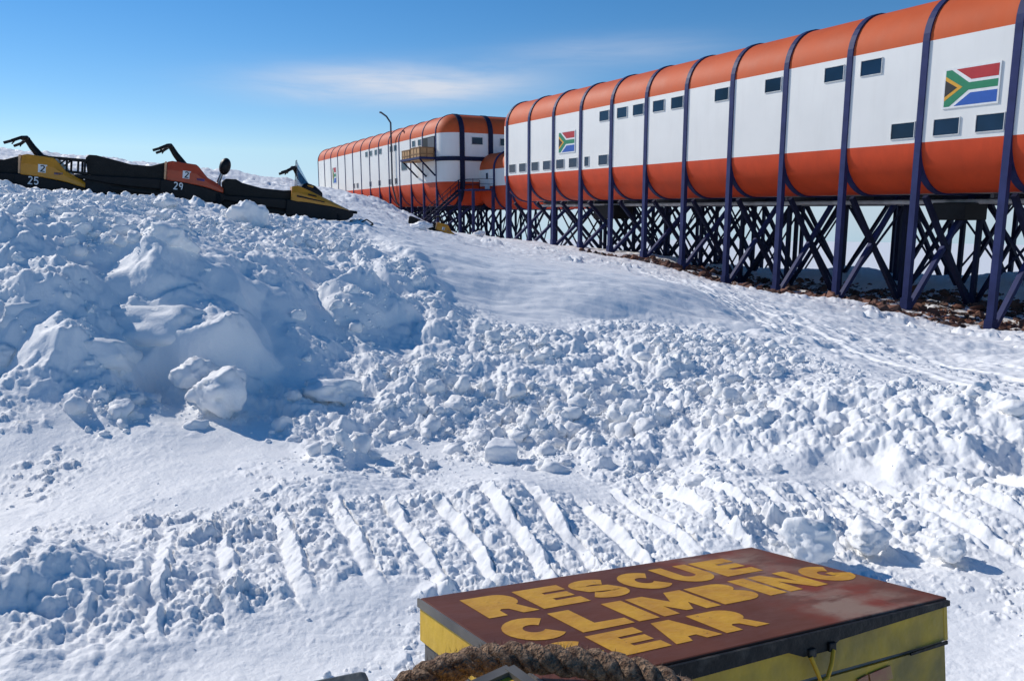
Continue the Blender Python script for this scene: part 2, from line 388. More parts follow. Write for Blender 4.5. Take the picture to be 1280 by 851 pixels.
    zz += nb[k]*sstep(.45, .7, v)*sstep(1.6, .8, v)*np.clip(.5+n2, 0, 1)*(clods(a_, b_, .11, 600, .5, .7, .16)*.8+.03*billow(a_, b_, .12, 605, 3))
    z[k] += zz
    # heaps at lower left
    z += on(np.exp(-((x+1.85)/.55)**2-((y-3.0)/.5)**2)*flat, lambda a, b: clods(a, b, .4, 620, .8, .45)*.55+clods(a, b, .13, 640, .4, .6, .16)*.3+clods(a, b, .06, 650, .6, .7, .16)*.4+.05*billow(a, b, .2, 655, 3), x, y)
    z += on(np.exp(-((x+1.25)/.16)**2-((y-3.15)/.2)**2)*flat, lambda a, b: .04+clods(a, b, .09, 660, .9, 1., .3), x, y)
    # drift hollow in the middle: a smooth lip with a shaded face
    lipd = 13.6+2.9*sstep(740, 960, px)
    lipm = sstep(430, 540, px)*sstep(970, 800, px)*(py < 470)*(d < 30)
    t = (d-lipd)
    z += on(lipm, lambda a, b: fbm(a, b, 1.8, 700, 2)*.07+.008*fbm(a, b, .3, 705, 2), x, y)*(np.abs(t) < 1.8)*sstep(1.8, 1.0, np.abs(t)) + lipm*.38*sstep(-2.2, .4, t)*sstep(7, .6, t)+on(lipm, lambda a, b: .012*fbm(a*.4, b, .16, 708, 3)+.03*fbm(a*.5, b, .7, 709, 2), x, y)
    # wind-packed snow further up: soft sastrugi
    pack = (1-rub)*sstep(9, 13, d)*sstep(200, 60, d)
    pack = pack*(1-.85*lipm)
    z += on(pack, lambda a, b: .10*fbm(a*.55+b*.2, b, 1.6, 720, 4) + .03*fbm(a, b, .3, 740, 3), x, y)
    z += on(pack*(d < 42), lambda a, b: clods(a, b, .55, 760, .16, .6)*np.clip(fbm(a, b, 4, 770, 2)*1.4+.1, 0, 1), x, y)
    hillm = sstep(35, 60, d)*sstep(400, 200, d)*sstep(-.05, -.16, np.arctan2(x, y))
    z += on(hillm, lambda a, b: .35*fbm(a, b, 9, 800, 6, .6) + .5*clods(a, b, 2.2, 820, .4, .45, .3)+.15*billow(a, b, 1.2, 830, 3), x, y)
    # compacted road on the right with tread marks
    xr = x-(5.55-.02*(y-12)+.004*(y-12)**2*.3); road = sstep(-1.6, -1.1, xr)*sstep(2.6, 2.1, xr)*sstep(7.0, 8.5, y)*sstep(40, 26, y)
    z -= road*.05
    for c, w in ((-.75, .2), (-.1, .12), (.25, .2), (1.3, .22)):
        g = sstep(w+.05, w, np.abs(xr-c))*road
        z += g*(-.035+.02*(np.sin((y+.3*np.abs(xr-c))*2*math.pi/.17) > 0)) + .018*road*np.exp(-((np.abs(xr-c)-w-.07)/.05)**2)
    z += on(road, lambda a, b: .012*fbm(a, b, .2, 840, 3), x, y)
    # building strip: stones under the station, a ploughed berm in front of it
    w = x*NI[0]+y*NI[1]-DF1; s = x*U[0]+y*U[1]
    nrs = ((d > 15) & (d < 90) & (y > 5)).astype(float); edge = w+on(nrs, lambda a, b: .9*fbm(a, b, 2.6, 860, 3), x, y)
    berm = .4*np.exp(-((edge+5.2)/.8)**2)*sstep(40, 30, s)*sstep(5, 12, s)*(y > 5)
    z += on(berm, lambda a, b: 0.05+.3*clods(a, b, .7, 880, .7, .7)+.6*clods(a, b, .3, 890, .6, .8)+.1*billow(a, b, .3, 895, 3), x, y)
    rock = sstep(-4.4, -3.8, edge)*sstep(8.3, 6.6, w)*sstep(44, 36, s)*sstep(-5, 2, s)*(y > 5)
    z += .5*np.exp(-((w-13.5)/3.2)**2)*sstep(46, 38, s)*sstep(-8, -2, s)*(y > 5)
    z += on(rock, lambda a, b: .12*fbm(a, b, 1.2, 900, 4)-.10*sstep(-6, 0, a*NI[0]+b*NI[1]-DF1), x, y)
    z += on(sstep(9, 30, d)*(d < 200)*(1-.85*lipm), lambda a, b: .02*fbm(a, b, .6, 930, 3), x, y)
    return z, rock

def grid_mesh(name, X, Y, Z, extra=None, m=None):
    nr, nc = X.shape; me = bpy.data.meshes.new(name); nv = nr*nc
    me.vertices.add(nv); me.vertices.foreach_set('co', np.stack([X.ravel(), Y.ravel(), Z.ravel()], 1).astype(np.float32).ravel())
    i = np.arange(nr-1)[:, None]*nc + np.arange(nc-1)[None]
    q = np.stack([i, i+1, i+nc+1, i+nc], -1).reshape(-1, 4).astype(np.int32)
    nq = len(q); me.loops.add(nq*4); me.loops.foreach_set('vertex_index', q.ravel())
    me.polygons.add(nq); me.polygons.foreach_set('loop_start', np.arange(0, nq*4, 4, dtype=np.int32)); me.polygons.foreach_set('loop_total', np.full(nq, 4, np.int32))
    me.polygons.foreach_set('use_smooth', np.ones(nq, bool))
    if extra is not None:
        a = me.attributes.new('rock', 'FLOAT', 'POINT'); a.data.foreach_set('value', extra.astype(np.float32).ravel())
    me.update(calc_edges=True); me.validate()
    o = bpy.data.objects.new(name, me); COL.objects.link(o)
    if m: me.materials.append(m)
    return o
az = np.concatenate([np.linspace(-math.pi, -1.0, 70)[:-1], np.linspace(-1.0, -.64, 160)[:-1], np.linspace(-.64, .64, 1080), np.linspace(.64, 1.0, 160)[1:], np.linspace(1.0, math.pi, 70)[1:]])
dd = np.concatenate([np.linspace(.35, 2.2, 60)[:-1], np.exp(np.linspace(math.log(2.2), math.log(26), 900))[:-1], np.exp(np.linspace(math.log(26), math.log(170), 260))[:-1], np.exp(np.linspace(math.log(170), math.log(40000), 90))])
AZ, DD = np.meshgrid(az, dd)
X = DD*np.sin(AZ); Y = DD*np.cos(AZ)
def coarse(a): return np.unique(np.append(np.arange(0, len(a), 4), len(a)-1))
ia, id_ = coarse(az), coarse(dd); AZc, DDc = np.meshgrid(az[ia], dd[id_]); ZC = base(DDc*np.sin(AZc), DDc*np.cos(AZc)).reshape(AZc.shape)
def lin(q, g): 
    k = np.clip(np.searchsorted(g, q, side='right')-1, 0, len(g)-2); return k, (q-g[k])/(g[k+1]-g[k])
k, t = lin(az, az[ia]); ZC = ZC[:, k]*(1-t)+ZC[:, k+1]*t
k, t = lin(np.log(dd), np.log(dd[id_])); ZB = ZC[k]*(1-t)[:, None]+ZC[k+1]*t[:, None]
DZ, RK = detail(X.ravel(), Y.ravel(), ZB.ravel())
ZT = ZB+DZ.reshape(X.shape)
# normals must point up: rows go outwards, columns clockwise -> flip by reversing columns
g = grid_mesh('snow_ground', X[:, ::-1], Y[:, ::-1], ZT[:, ::-1], RK.reshape(X.shape)[:, ::-1], M['ground']); g['kind'] = 'structure'
LND = np.log(dd)
def full(x, y):
    x = np.atleast_1d(np.asarray(x, float)); y = np.atleast_1d(np.asarray(y, float)); zb = base(x, y)
    return zb+detail(x, y, zb)[0]

# ------------------------------------------------------------------ loose snow lumps
def ico(sub):
    bm = bmesh.new(); bmesh.ops.create_icosphere(bm, subdivisions=sub, radius=1)
    v = np.array([p.co[:] for p in bm.verts]); bm.verts.index_update(); f = np.array([[p.index for p in q.verts] for q in bm.faces]); bm.free(); return v, f
def lump_shapes(n, sub, rough=.16, planes=9, seed=1):
    rg = np.random.default_rng(seed); v, f = ico(sub); out = []
    for k in range(n):
        d = rg.normal(size=(planes, 3)); d /= np.linalg.norm(d, axis=1)[:, None]; off = rg.uniform(.55, 1.0, planes)
        dots = v@d.T; rr = np.where(dots > .05, off/np.maximum(dots, .05), 9.).min(1); rr = np.minimum(rr, 1.15)
        o = rg.uniform(0, 50, 3)
        nz = np.array([mnoise.noise(Vector(p*2.2+o))+.5*mnoise.noise(Vector(p*5+o))+.3*mnoise.noise(Vector(p*11+o)) for p in v])
        out.append(v*(rr*(1+rough*nz))[:, None])
    return out, f
def joined(name, shapes, f, P, Rr, m, flat=.8, seed=3, smooth=True, sink=.47):
    rg = np.random.default_rng(seed); V = []; Fc = []; o = 0
    for p, r in zip(P, Rr):
        s = shapes[rg.integers(len(shapes))]; a = rg.uniform(0, 6.283, 3)
        rot = np.array(Matrix.Rotation(a[0], 3, 'Z') @ Matrix.Rotation((a[1]-3.14)*.5, 3, 'X'))
        q = (s*np.array([1, rg.uniform(.65, 1), flat*rg.uniform(.7, 1.1)]))@rot.T*r
        V.append(q+np.array([p[0], p[1], p[2]+r*flat*(1-2*sink)*.6])); Fc.append(f+o); o += len(s)
    V = np.concatenate(V).astype(np.float32); Fc = np.concatenate(Fc).astype(np.int32)
    me = bpy.data.meshes.new(name); me.vertices.add(len(V)); me.vertices.foreach_set('co', V.ravel())
    n = len(Fc); me.loops.add(n*3); me.loops.foreach_set('vertex_index', Fc.ravel()); me.polygons.add(n)
    me.polygons.foreach_set('loop_start', np.arange(0, n*3, 3, dtype=np.int32)); me.polygons.foreach_set('loop_total', np.full(n, 3, np.int32))
    me.polygons.foreach_set('use_smooth', np.full(n, smooth)); me.update(calc_edges=True)
    me.materials.append(m); ob = bpy.data.objects.new(name, me); COL.objects.link(ob); return ob

LS, LF = lump_shapes(16, 2, .30, 14, 5); LS3, LF3 = lump_shapes(16, 3, .26, 9, 6)
def scatter(n, dmin, dmax, azr=(-.72, .72), seed=0):
    rg = np.random.default_rng(seed); a = rg.uniform(azr[0], azr[1], n); d = np.sqrt(rg.uniform(dmin**2, dmax**2, n)); return d*np.sin(a), d*np.cos(a)
x, y = scatter(330000, 2.6, 17, seed=21); zb = base(x, y); px, py = proj(x, y, zb)
lo = np.interp(px, [-400, 0, 200, 330, 430, 560, 660, 800, 900, 1280, 1700], [505, 508, 522, 530, 565, 560, 585, 600, 592, 596, 610])
hi = np.interp(px, [-400, 430, 560, 640, 760, 880, 960, 1060, 1180, 1280, 1700], [100, 270, 385, 402, 410, 402, 432, 462, 490, 520, 560])
wob = 26*fbm(px, py, 130., 3, 3)
dens = sstep(lo+25, lo-15, py+wob)*sstep(hi-6, hi+16, py+.4*wob)*np.clip(.28+1.0*fbm(x, y, 1.0, 41, 3), .02, 1)
facem = sstep(600, 420, px)*sstep(310, 340, py)*sstep(490, 465, py); dens *= (1-.9*facem)
flatd = (py > lo)*np.clip(.02+.12*fbm(x, y, .8, 50, 3), .006, .25)
dens = np.maximum(dens, flatd)
u = RNG.uniform(size=len(x)); ok = u < dens*.42
x, y, fl = x[ok], y[ok], (flatd[ok] >= dens[ok]*.999); rr = .0100*np.exp(RNG.exponential(.58, len(x))); rr = np.clip(rr, .0095, .10); rr = np.where(fl, rr*.62, rr)
P = np.stack([x, y, full(x, y)], 1)
small = rr < .045
tag(joined('snow_rubble', LS, LF, P[small], rr[small], M['snow'], .85, 8), kind='stuff')
tag(joined('snow_clods', LS3, LF3, P[~small], rr[~small], M['snow'], .85, 9), kind='stuff')

# the big lumps one can point to, each a thing
def snow_block(px, py, w, h, label, seed, kind='lump', dy=0, rz=None, tilt=0, depth=1.0):
    """(px,py): middle of its foot in the photograph; w,h metres"""
    p = hit(px, py); rg = np.random.default_rng(seed); v, f = ico(4)
    npl = 12 if kind == 'lump' else 8
    d = rg.normal(size=(npl, 3)); d /= np.linalg.norm(d, axis=1)[:, None]
    if kind == 'slab': d = np.concatenate([d*.0+d, [[0, -1, .15], [0, 1, 0], [1, 0, .1], [-1, .1, 0], [0, 0, 1], [0, 0, -1.]]])
    off = rg.uniform(.62, 1.0, len(d))
    if kind == 'slab': off = np.concatenate([rg.uniform(.8, 1.1, npl), [.72]*6]); d = np.concatenate([rg.normal(size=(npl, 3)), d[-6:]+rg.normal(size=(6, 3))*.16]); d /= np.linalg.norm(d, axis=1)[:, None]
    dots = v@d.T; rr = np.minimum(np.where(dots > .05, off/np.maximum(dots, .05), 9.).min(1), 1.2)
    o = rg.uniform(0, 50, 3); am = .27 if kind == 'lump' else .11
    nz = np.array([mnoise.noise(Vector(q*1.9+o))+.55*mnoise.noise(Vector(q*4.5+o))+.4*mnoise.noise(Vector(q*10+o)) for q in v])
    q = v*(rr*(1+am*nz))[:, None]; q = q/np.abs(q).max(0)
    q = q*np.array([w/2, w/2*depth, h/2]); q[:, 2] += h/2*.86
    me = bpy.data.meshes.new('snow_block'); me.from_pydata([tuple(t) for t in q], [], [tuple(int(i) for i in t) for t in f]); me.polygons.foreach_set('use_smooth', [True]*len(f)); me.materials.append(M['snow'])
    ob = bpy.data.objects.new('snow_block', me); COL.objects.link(ob)
    ob.location = (p.x, p.y, p.z+dy); ob.rotation_euler = (tilt, 0, rz if rz is not None else 0)
    return tag(ob, label, 'snow block', 'big lumps of ploughed snow')
snow_block(272, 512, .62, .50, 'largest knobbly lump of snow in sunlight at the foot of the shaded heap', 23, dy=-.07)
snow_block(246, 492, .42, .36, 'rounded sunlit snow lump leaning on the largest knobbly lump, on its upper left side', 13, dy=-.02)
snow_block(312, 290, .78, .62, 'upright pointed snow block standing below the low yellow and black snowmobile', 4, depth=.6)
snow_block(206, 268, .50, .42, 'blocky snow lump hiding part of the red snowmobile near its number 29', 5)
snow_block(1003, 698, .33, .26, 'smooth round snowball lump just behind the far corner of the painted box', 6)
snow_block(1078, 690, .26, .19, 'round snow lump to the right of the snowball behind the box', 7)
snow_block(629, 575, .30, .17, 'flat topped square snow chunk on the edge of the smooth patch in the middle', 8, 'slab')
snow_block(110, 462, .80, .44, 'big smooth shaded slab of snow low on the left face of the heap', 9, 'slab', rz=.25, tilt=-.5, depth=.6, dy=-.12)
snow_block(190, 440, 1.2, .55, 'widest pale shaded slab of snow in the middle of the heap face', 10, 'slab', rz=-.12, tilt=-.45, depth=.5, dy=-.14)
snow_block(45, 412, .7, .40, 'tilted wedge of snow high on the left face of the heap', 11, 'slab', rz=.5, tilt=-.4, depth=.6, dy=-.12)
snow_block(213, 325, .62, .42, 'rounded grey snow boulder on the upper face of the heap under number 29', 12, depth=.7)
snow_block(415, 500, .62, .34, 'craggy sunlit snow mound at the right foot of the heap', 34, depth=.8, dy=-.06)
snow_block(1185, 700, .22, .16, 'low snow lump near the right edge behind the box', 15)
snow_block(1225, 520, .36, .32, 'pointed snow clod beside the packed road at the right edge', 16, depth=.7)

# ------------------------------------------------------------------ station hulls
PROF_N = 10
def profile(RR, zb, zl, zu, rt):
    p = []
    for k in range(PROF_N+1):
        a = math.pi/2*(1-k/PROF_N); p.append((RR*(1-math.cos(a)), zl-(zl-zb)*math.sin(a)))
    for k in range(PROF_N+1):
        a = math.pi/2*k/PROF_N; p.append((RR*(1-math.cos(a)), zu+rt*math.sin(a)))
    return p   # (inset, z) bottom to top
def hull(x0, x1, w0, w1, RR, zb, zl, zu, rt, name, parent, shear=lambda x: 0.):
    pr = profile(RR, zb, zl, zu, rt); mb = MB(); K = 8; loops = []
    cs = ((x1-RR, w1-RR, 0), (x0+RR, w1-RR, 90), (x0+RR, w0+RR, 180), (x1-RR, w0+RR, 270))
    for ins, z in pr:
        r = max(RR-ins, .03); lp = []
        for cx, cw, a0 in cs:
            for k in range(K+1):
                a = R(a0+90*k/K); xx = cx+r*math.cos(a); lp.append((xx, cw+r*math.sin(a), z+shear(xx)))
        loops.append(lp)
    n = len(loops[0]); vs = [p for l in loops for p in l]; fs = []; ms = []
    for i in range(len(loops)-1):
        mi = 0 if i < PROF_N else (1 if i == PROF_N else 2)
        mb2 = [(i*n+j, i*n+(j+1) % n, (i+1)*n+(j+1) % n, (i+1)*n+j) for j in range(n)]
        fs += mb2; ms += [mi]*n
    o = len(mb.v); mb.v += vs; mb.f += fs; mb.m += ms; mb.sm += [True]*len(fs)
    mb.f.append(tuple(range(n))); mb.m.append(3); mb.sm.append(False)
    mb.f.append(tuple(range((len(loops)-1)*n, len(loops)*n))); mb.m.append(2); mb.sm.append(False)
    return mb.build(name, [M['redhull'], M['white'], M['orange'], M['under']], parent)
def cross_loop(w0, w1, RR, zb, zl, zu, rt, p):
    """closed loop (w,z,nw,nz) round the cross-section"""
    L = []
    pr = profile(RR, zb, zl, zu, rt)
    for k, (ins, z) in enumerate(pr):
        a = (math.pi/2*(1-k/PROF_N)) if k <= PROF_N else math.pi/2*(k-PROF_N-1)/PROF_N
        nw = -math.cos(a); nz = -math.sin(a) if k <= PROF_N else math.sin(a)
        L.append((w0+ins+nw*p, z+nz*p))
    for k, (ins, z) in list(enumerate(pr))[::-1]:
        a = (math.pi/2*(1-k/PROF_N)) if k <= PROF_N else math.pi/2*(k-PROF_N-1)/PROF_N
        nw = math.cos(a); nz = -math.sin(a) if k <= PROF_N else math.sin(a)
        L.append((w1-ins+nw*p, z+nz*p))
    return L
def rib(x, wd, dims, p, parent, m, dz=0.):
    a = cross_loop(*dims, p); b = cross_loop(*dims, -.08); n = len(a); mb = MB(); vs = []
    for xx in (x-wd/2, x+wd/2):
        vs += [(xx, w, z+dz) for w, z in a]; vs += [(xx, w, z+dz) for w, z in b]
    fs = []
    for j in range(n):
        k = (j+1) % n
        fs += [(j, k, 2*n+k, 2*n+j), (j, n+j, n+k, k), (2*n+j, 2*n+k, 3*n+k, 3*n+j)]
    mb.add(vs, fs, 0); return mb.build('rib', m, parent)
def station_empty(name, s_left, D, zbase):
    P = NI*D+U*s_left
    return empty(name, (P[0], P[1], zbase), (0, 0, math.atan2(-U[1], -U[0])))
def l2w(e_s, D, x, w): # local (x,w) -> world xy
    P = NI*(D+w)+U*(e_s-x); return P[0], P[1]
def fac(px, py, D):
    r = ray(px, py); k = D/(r[:2]@NI); P = r*k; return P[:2]@U, P[2]

def window(parent, x, z, w, h, zo, y=-.0, fname='window', shearz=0.):
    f = MB(); t = .024; yy = y-.02
    for c, sz in (((x, yy, z-zo+h/2+t/2), (w+2*t, .06, t)), ((x, yy, z-zo-h/2-t/2), (w+2*t, .06, t)), ((x-w/2-t/2, yy, z-zo), (t, .06, h)), ((x+w/2+t/2, yy, z-zo), (t, .06, h))): f.box(c, sz)
    fr = f.build(fname, M['frame'], parent)
    MB().box((x, y-.012, z-zo), (w, .02, h)).build('pane', M['glass'], fr); return fr
def flag(parent, x0, x1, z0, z1, y, zo):
    W_, H_ = x1-x0, z1-z0; P_ = lambda u_, v_: (x0+u_*W_, z0-zo+v_*H_)
    mb = MB(); mb.prism([P_(-.03, -.05), P_(1.03, -.05), P_(1.03, 1.05), P_(-.03, 1.05)], y, y-.05, 0)
    layers = (([(.20, 1), (1, 1), (1, .68), (.5, .68)], 1, 1), ([(.20, 0), (1, 0), (1, .32), (.5, .32)], 2, 1),
              ([(0, 1), (.11, 1), (.46, .6), (1, .6), (1, .4), (.46, .4), (.11, 0), (0, 0)], 3, 1), ([(0, .84), (.34, .5), (0, .16)], 4, 2), ([(0, .73), (.24, .5), (0, .27)], 5, 3))
    for poly, mi, ly in layers: mb.prism([P_(*q) for q in poly], y-.052, y-.052-.004*ly, mi)
    return mb.build('flag_panel', [M['paintwhite'], M['paintred'], M['paintblue'], M['paintgreen'], M['paintgold'], M['paintblack']], parent)

def legs(parent, s0, D, xs, zo, ztop, rows, W_, brace_rows=True, outer_z=2.7, back=True, wd=.27):
    for i, x in enumerate(xs):
        for r, w in enumerate(rows):
            gx, gy = l2w(s0, D, x, w); zg = gz(gx, gy)-.35-zo
            top = (outer_z-.02 if r == 0 else ztop)-zo
            mb = MB(); yy = w+.05 if r == 0 else w
            mb.box((x, yy, (zg+top)/2), (wd if r == 0 else .2, .24 if r == 0 else .2, top-zg), 0)
            if r == 0: mb.box((x, yy, zg+.55), (wd+.06, .36, .5), 0)
            mb.build('support_post', M['blue'] if r == 0 else M['navy'], parent)
        zs = {w: gz(*l2w(s0, D, x, w))-.2-zo for w in (0.25, W_-.4, rows[1], rows[2], 4.4, 9.2)}
        br = [((.25, zs[.25]+.25), (4.0, ztop-zo), .2, 'blue'), ((4.45, zs[4.4]+.1), (.7, ztop-zo), .2, 'navy'),
              ((rows[1]+.2, zs[rows[1]]+.2), (rows[2]-.3, ztop-zo), .16, 'navy'), ((rows[2]-.2, zs[rows[2]]+.2), (rows[1]+.3, ztop-zo), .16, 'navy'),
              ((W_-.4, zs[W_-.4]+.2), (W_-4.2, ztop-zo), .2, 'navy'), ((9.4, zs[9.2]+.2), (W_-.8, ztop-zo), .18, 'navy')]
        for k, (a, b, t, mm) in enumerate(br):
            MB().bar((x+.02*k, a[0], a[1]), (x+.02*k, b[0], b[1]), t, t, 0, up=(1, 0, 0)).build('diagonal_brace', M[mm], parent)
    for xa, xb in zip(xs[:-1], xs[1:]):
        for w in (rows[1]+.12, rows[3]):
            for p_, q_ in ((xa, xb), (xb, xa)):
                zg = gz(*l2w(s0, D, p_, w))-zo+.1
                MB().bar((p_, w+(.07 if p_ < q_ else -.07), zg), (q_, w+(.07 if p_ < q_ else -.07), ztop-zo-.05), .09, .09).build('cross_brace', M['navy'], parent)

# ---- near module
ZB0 = -4.4; S1 = 57.3
b1 = station_empty('station_module', S1, DF1, ZB0)
tag(b1, 'long white station module with orange roof, nearest one, raised on blue stilts above the stones', 'building')
dims1 = (0, 14.0, 1.95, .68, 2.71, 6.66, 1.95)
dl = tuple(v-ZB0 for v in dims1[3:6])
D1L = (0, 14.0, 1.95, dl[0], dl[1], dl[2], 1.95)
hull(-1.95, 45.1, 0, 14.0, 1.95, dl[0], dl[1], dl[2], 1.95, 'hull', b1)
xs1 = [3.615*k for k in range(13)]
for x in xs1: rib(x, .28, D1L, .07, b1, M['blue'])
legs(b1, S1, DF1, xs1, ZB0, .55, (0, 4.7, 9.3, 13.9), 14.0)
for w in (4.7, 9.3, 13.1):
    MB().box((21.6, w, .42-ZB0), (46, .28, .4)).build('floor_beam', M['navy'], b1)
for x in [k*3.615+1.8 for k in range(12)]:
    MB().box((x, 7.2, .56-ZB0), (.14, 9.6, .18)).build('cross_joist', M['galv'], b1)
for w, z, r in ((3.4, .34, .11), (5.6, .42, .16), (7.6, .30, .10), (10.6, .38, .14)):
    MB().tube([(-.5+2.9*k, w, z-ZB0) for k in range(16)], r, 10).build('service_pipe', M['under'], b1)
for (px, py), sz in (((1205, 258), (1.5, 1.6, .75)), ((770, 268), (2.6, 1.6, .95))):
    s, z = fac(px, py, DF1+3.5)
    MB().box((S1-s, 3.2, .2-ZB0-sz[2]/2+.1), sz, bev=.04).build('service_box', M['dark'], b1)
def zc(px, py, sc, ox, oy): return ox+px/sc, oy+py/sc
wins = [zc(a, b, 3.4038, 600, 80) for a, b in ((139, 450), (182, 445), (235, 439), (285, 434), (342, 428), (397, 422), (525, 409))]
up = [zc(a, b, 3.4038, 600, 80) for a, b in ((530, 207), (606, 191), (675, 178), (762, 161), (841, 145))] + [(902.9, 112.2), (967.2, 101.2), (1043.5, 87), (1090, 78.4)]
low2 = [(1128.5, 166.3), (1183, 160.5), (1237.6, 155)]
for p_ in wins + up + low2:
    s, z = fac(*p_, DF1); zz = 3.24 if z < 4.5 else 6.05
    window(b1, S1-s, zz, 1.02 if p_[0] < 1100 else 1.05, .62, ZB0)
s, z = fac(*zc(455, 417, 3.4038, 600, 80), DF1); window(b1, S1-s, 3.24, .5, .62, ZB0)
fx = [fac(px, py, DF1) for px, py in ((1182.5, 110), (1248.5, 105))]; fz = [fac(1181, 134.5, DF1)[1], fac(1183, 89.5, DF1)[1]]
flag(b1, S1-fx[0][0], S1-fx[1][0], fz[0], fz[1], 0, ZB0)
fx = [fac(px, py, DF1) for px, py in (zc(338, 335, 3.4038, 600, 80), zc(404, 330, 3.4038, 600, 80))]; q0 = zc(336, 379, 3.4038, 600, 80); q1 = zc(336, 296, 3.4038, 600, 80)
flag(b1, S1-fx[0][0], S1-fx[1][0], fac(*q0, DF1)[1], fac(*q1, DF1)[1], 0, ZB0)

# ---- far module
S2 = 76.1+13*3.6; ZB2 = -2.4      # left-hand end rib
b2 = station_empty('station_module', S2, DF2, ZB2); b2.rotation_euler[1] = R(-.45)
tag(b2, 'far white station module with orange roof, carrying a cargo balcony and tall flue pipe', 'building')
D2 = (0, 14.0, 1.95, .05-ZB2, 2.45-ZB2, 7.32-ZB2, 1.95)
L2 = 13*3.6
hull(-1.95, L2+1.95, 0, 14, 1.95, D2[3], D2[4], D2[5], 1.95, 'hull', b2)
xs2 = [3.6*k for k in range(14)]
for x in xs2: rib(x, .15, D2, .06, b2, M['blue'])
pr2 = profile(1.95, D2[3], D2[4], D2[5], 1.95)
for w in (2.06, 5.3, 8.7, 11.94):     # ribs on the end wall
    mb = MB(); vs = []; n = len(pr2)
    for ww in (w-.26, w+.26):
        for k, (ins, z) in enumerate(pr2):
            a = (math.pi/2*(1-k/PROF_N)) if k <= PROF_N else math.pi/2*(k-PROF_N-1)/PROF_N
            nz = -math.sin(a) if k <= PROF_N else math.sin(a)
            vs.append((L2+1.95-ins+.09*math.cos(a), ww, z+.09*nz))
        for k, (ins, z) in enumerate(pr2):
            a = (math.pi/2*(1-k/PROF_N)) if k <= PROF_N else math.pi/2*(k-PROF_N-1)/PROF_N
            nz = -math.sin(a) if k <= PROF_N else math.sin(a)
            vs.append((L2+1.95-ins-.08*math.cos(a), ww, z-.08*nz))
    fs = []
    for k in range(n-1): fs += [(k, k+1, 2*n+k+1, 2*n+k), (k, n+k, n+k+1, k+1), (2*n+k, 2*n+k+1, 3*n+k+1, 3*n+k)]
    mb.add(vs, fs); mb.build('end_rib', M['navy'], b2)
zband = 4.75-ZB2
mb = MB(); cx, cw = L2, 1.95   # horizontal belt round the corner and the end wall
pts = [(cx+2.02*math.cos(R(a)), cw+2.02*math.sin(R(a))) for a in range(-90, 1, 9)] + [(L2+2.02, 12)]
for a, b in zip(pts[:-1], pts[1:]): mb.bar((a[0], a[1], zband), (b[0], b[1], zband), .1, .42)
mb.build('belt_band', M['navy'], b2)
for x in (L2+2.02,):
    for w in (3.75, 7.0):
        f = MB().box((x-.03, w, 6.55-ZB2), (.06, 1.3, .8)).build('window', M['frame'], b2); MB().box((x+.01, w, 6.55-ZB2), (.03, 1.18, .68)).build('pane', M['glass'], f)
r3 = lambda a, b: (380+a/4.479, 120+b/4.479)
def loc2(px, py):
    s, z = fac(px, py, DF2); return S2-s, z+ (0.0079*(S2-s) - .37) * 0
for a, b in ((352, 334), (377, 328), (404, 322), (430, 317), (490, 300), (513, 295), (616, 264), (649, 258)):
    x, z = loc2(*r3(a, b)); window(b2, x, 6.75, .85, .62, ZB2)
for a, b in ((282, 504), (302, 504), (374, 502), (425, 495), (482, 490), (518, 488)):
    x, z = loc2(*r3(a, b)); window(b2, x, 3.0, .75, .62, ZB2)
x, z = loc2(*r3(563, 398)); window(b2, x, 4.6, 1.7, 1.0, ZB2)
x0, _ = loc2(*r3(163, 450)); x1, _ = loc2(*r3(182, 450)); flag(b2, x0, x1, 3.75, 5.9, 0, ZB2)
# cargo door opening, balcony and flue
xe, _ = loc2(*r3(735, 250)); xw, _ = loc2(*r3(667, 250))
MB().box(((xe+xw)/2, -.02, 6.3-ZB2), (xe-xw, .08, 1.6)).build('cargo_opening', M['dark'], b2)  # black slab stands in for the shade inside the door opening
MB().box((xe-.9, -.07, 6.25-ZB2), (1.7, .06, 1.5)).build('shutter_panel', M['galv'], b2)
bx0, bx1 = L2-5.6, L2-.05; bz = 4.85-ZB2
pl = MB().box(((bx0+bx1)/2, -.95, bz), (bx1-bx0, 1.75, .22)).build('balcony', M['blue'], b2)
for x in (bx0+.5, bx0+3.0, bx1-.1): MB().bar((x, -1.75, bz-.1), (x, -.05, bz-1.75), .14).build('strut', M['navy'], pl)
sp, _ = loc2(*r3(505, 300))
MB().tube([(sp, .75, D2[3]-.1), (sp, .15, D2[3]+.5), (sp, -.22, D2[4]-.4), (sp, -.32, D2[4]+.3), (sp, -.32, D2[5]+1.2), (sp, -.32, D2[5]+2.3), (sp-.15, -.75, D2[5]+3.0), (sp-.35, -1.35, D2[5]+3.45), (sp-.35, -1.5, D2[5]+3.42)], .105, 10).build('flue_pipe', M['galv'], b2)
legs(b2, S2, DF2, xs2, ZB2, 0.0, (0, 4.7, 9.3, 13.9), 14.0, outer_z=2.45, wd=.16)
for w in (4.7, 9.3, 13.1): MB().box((L2/2, w, -.15-ZB2), (L2+3, .28, .36)).build('floor_beam', M['navy'], b2)
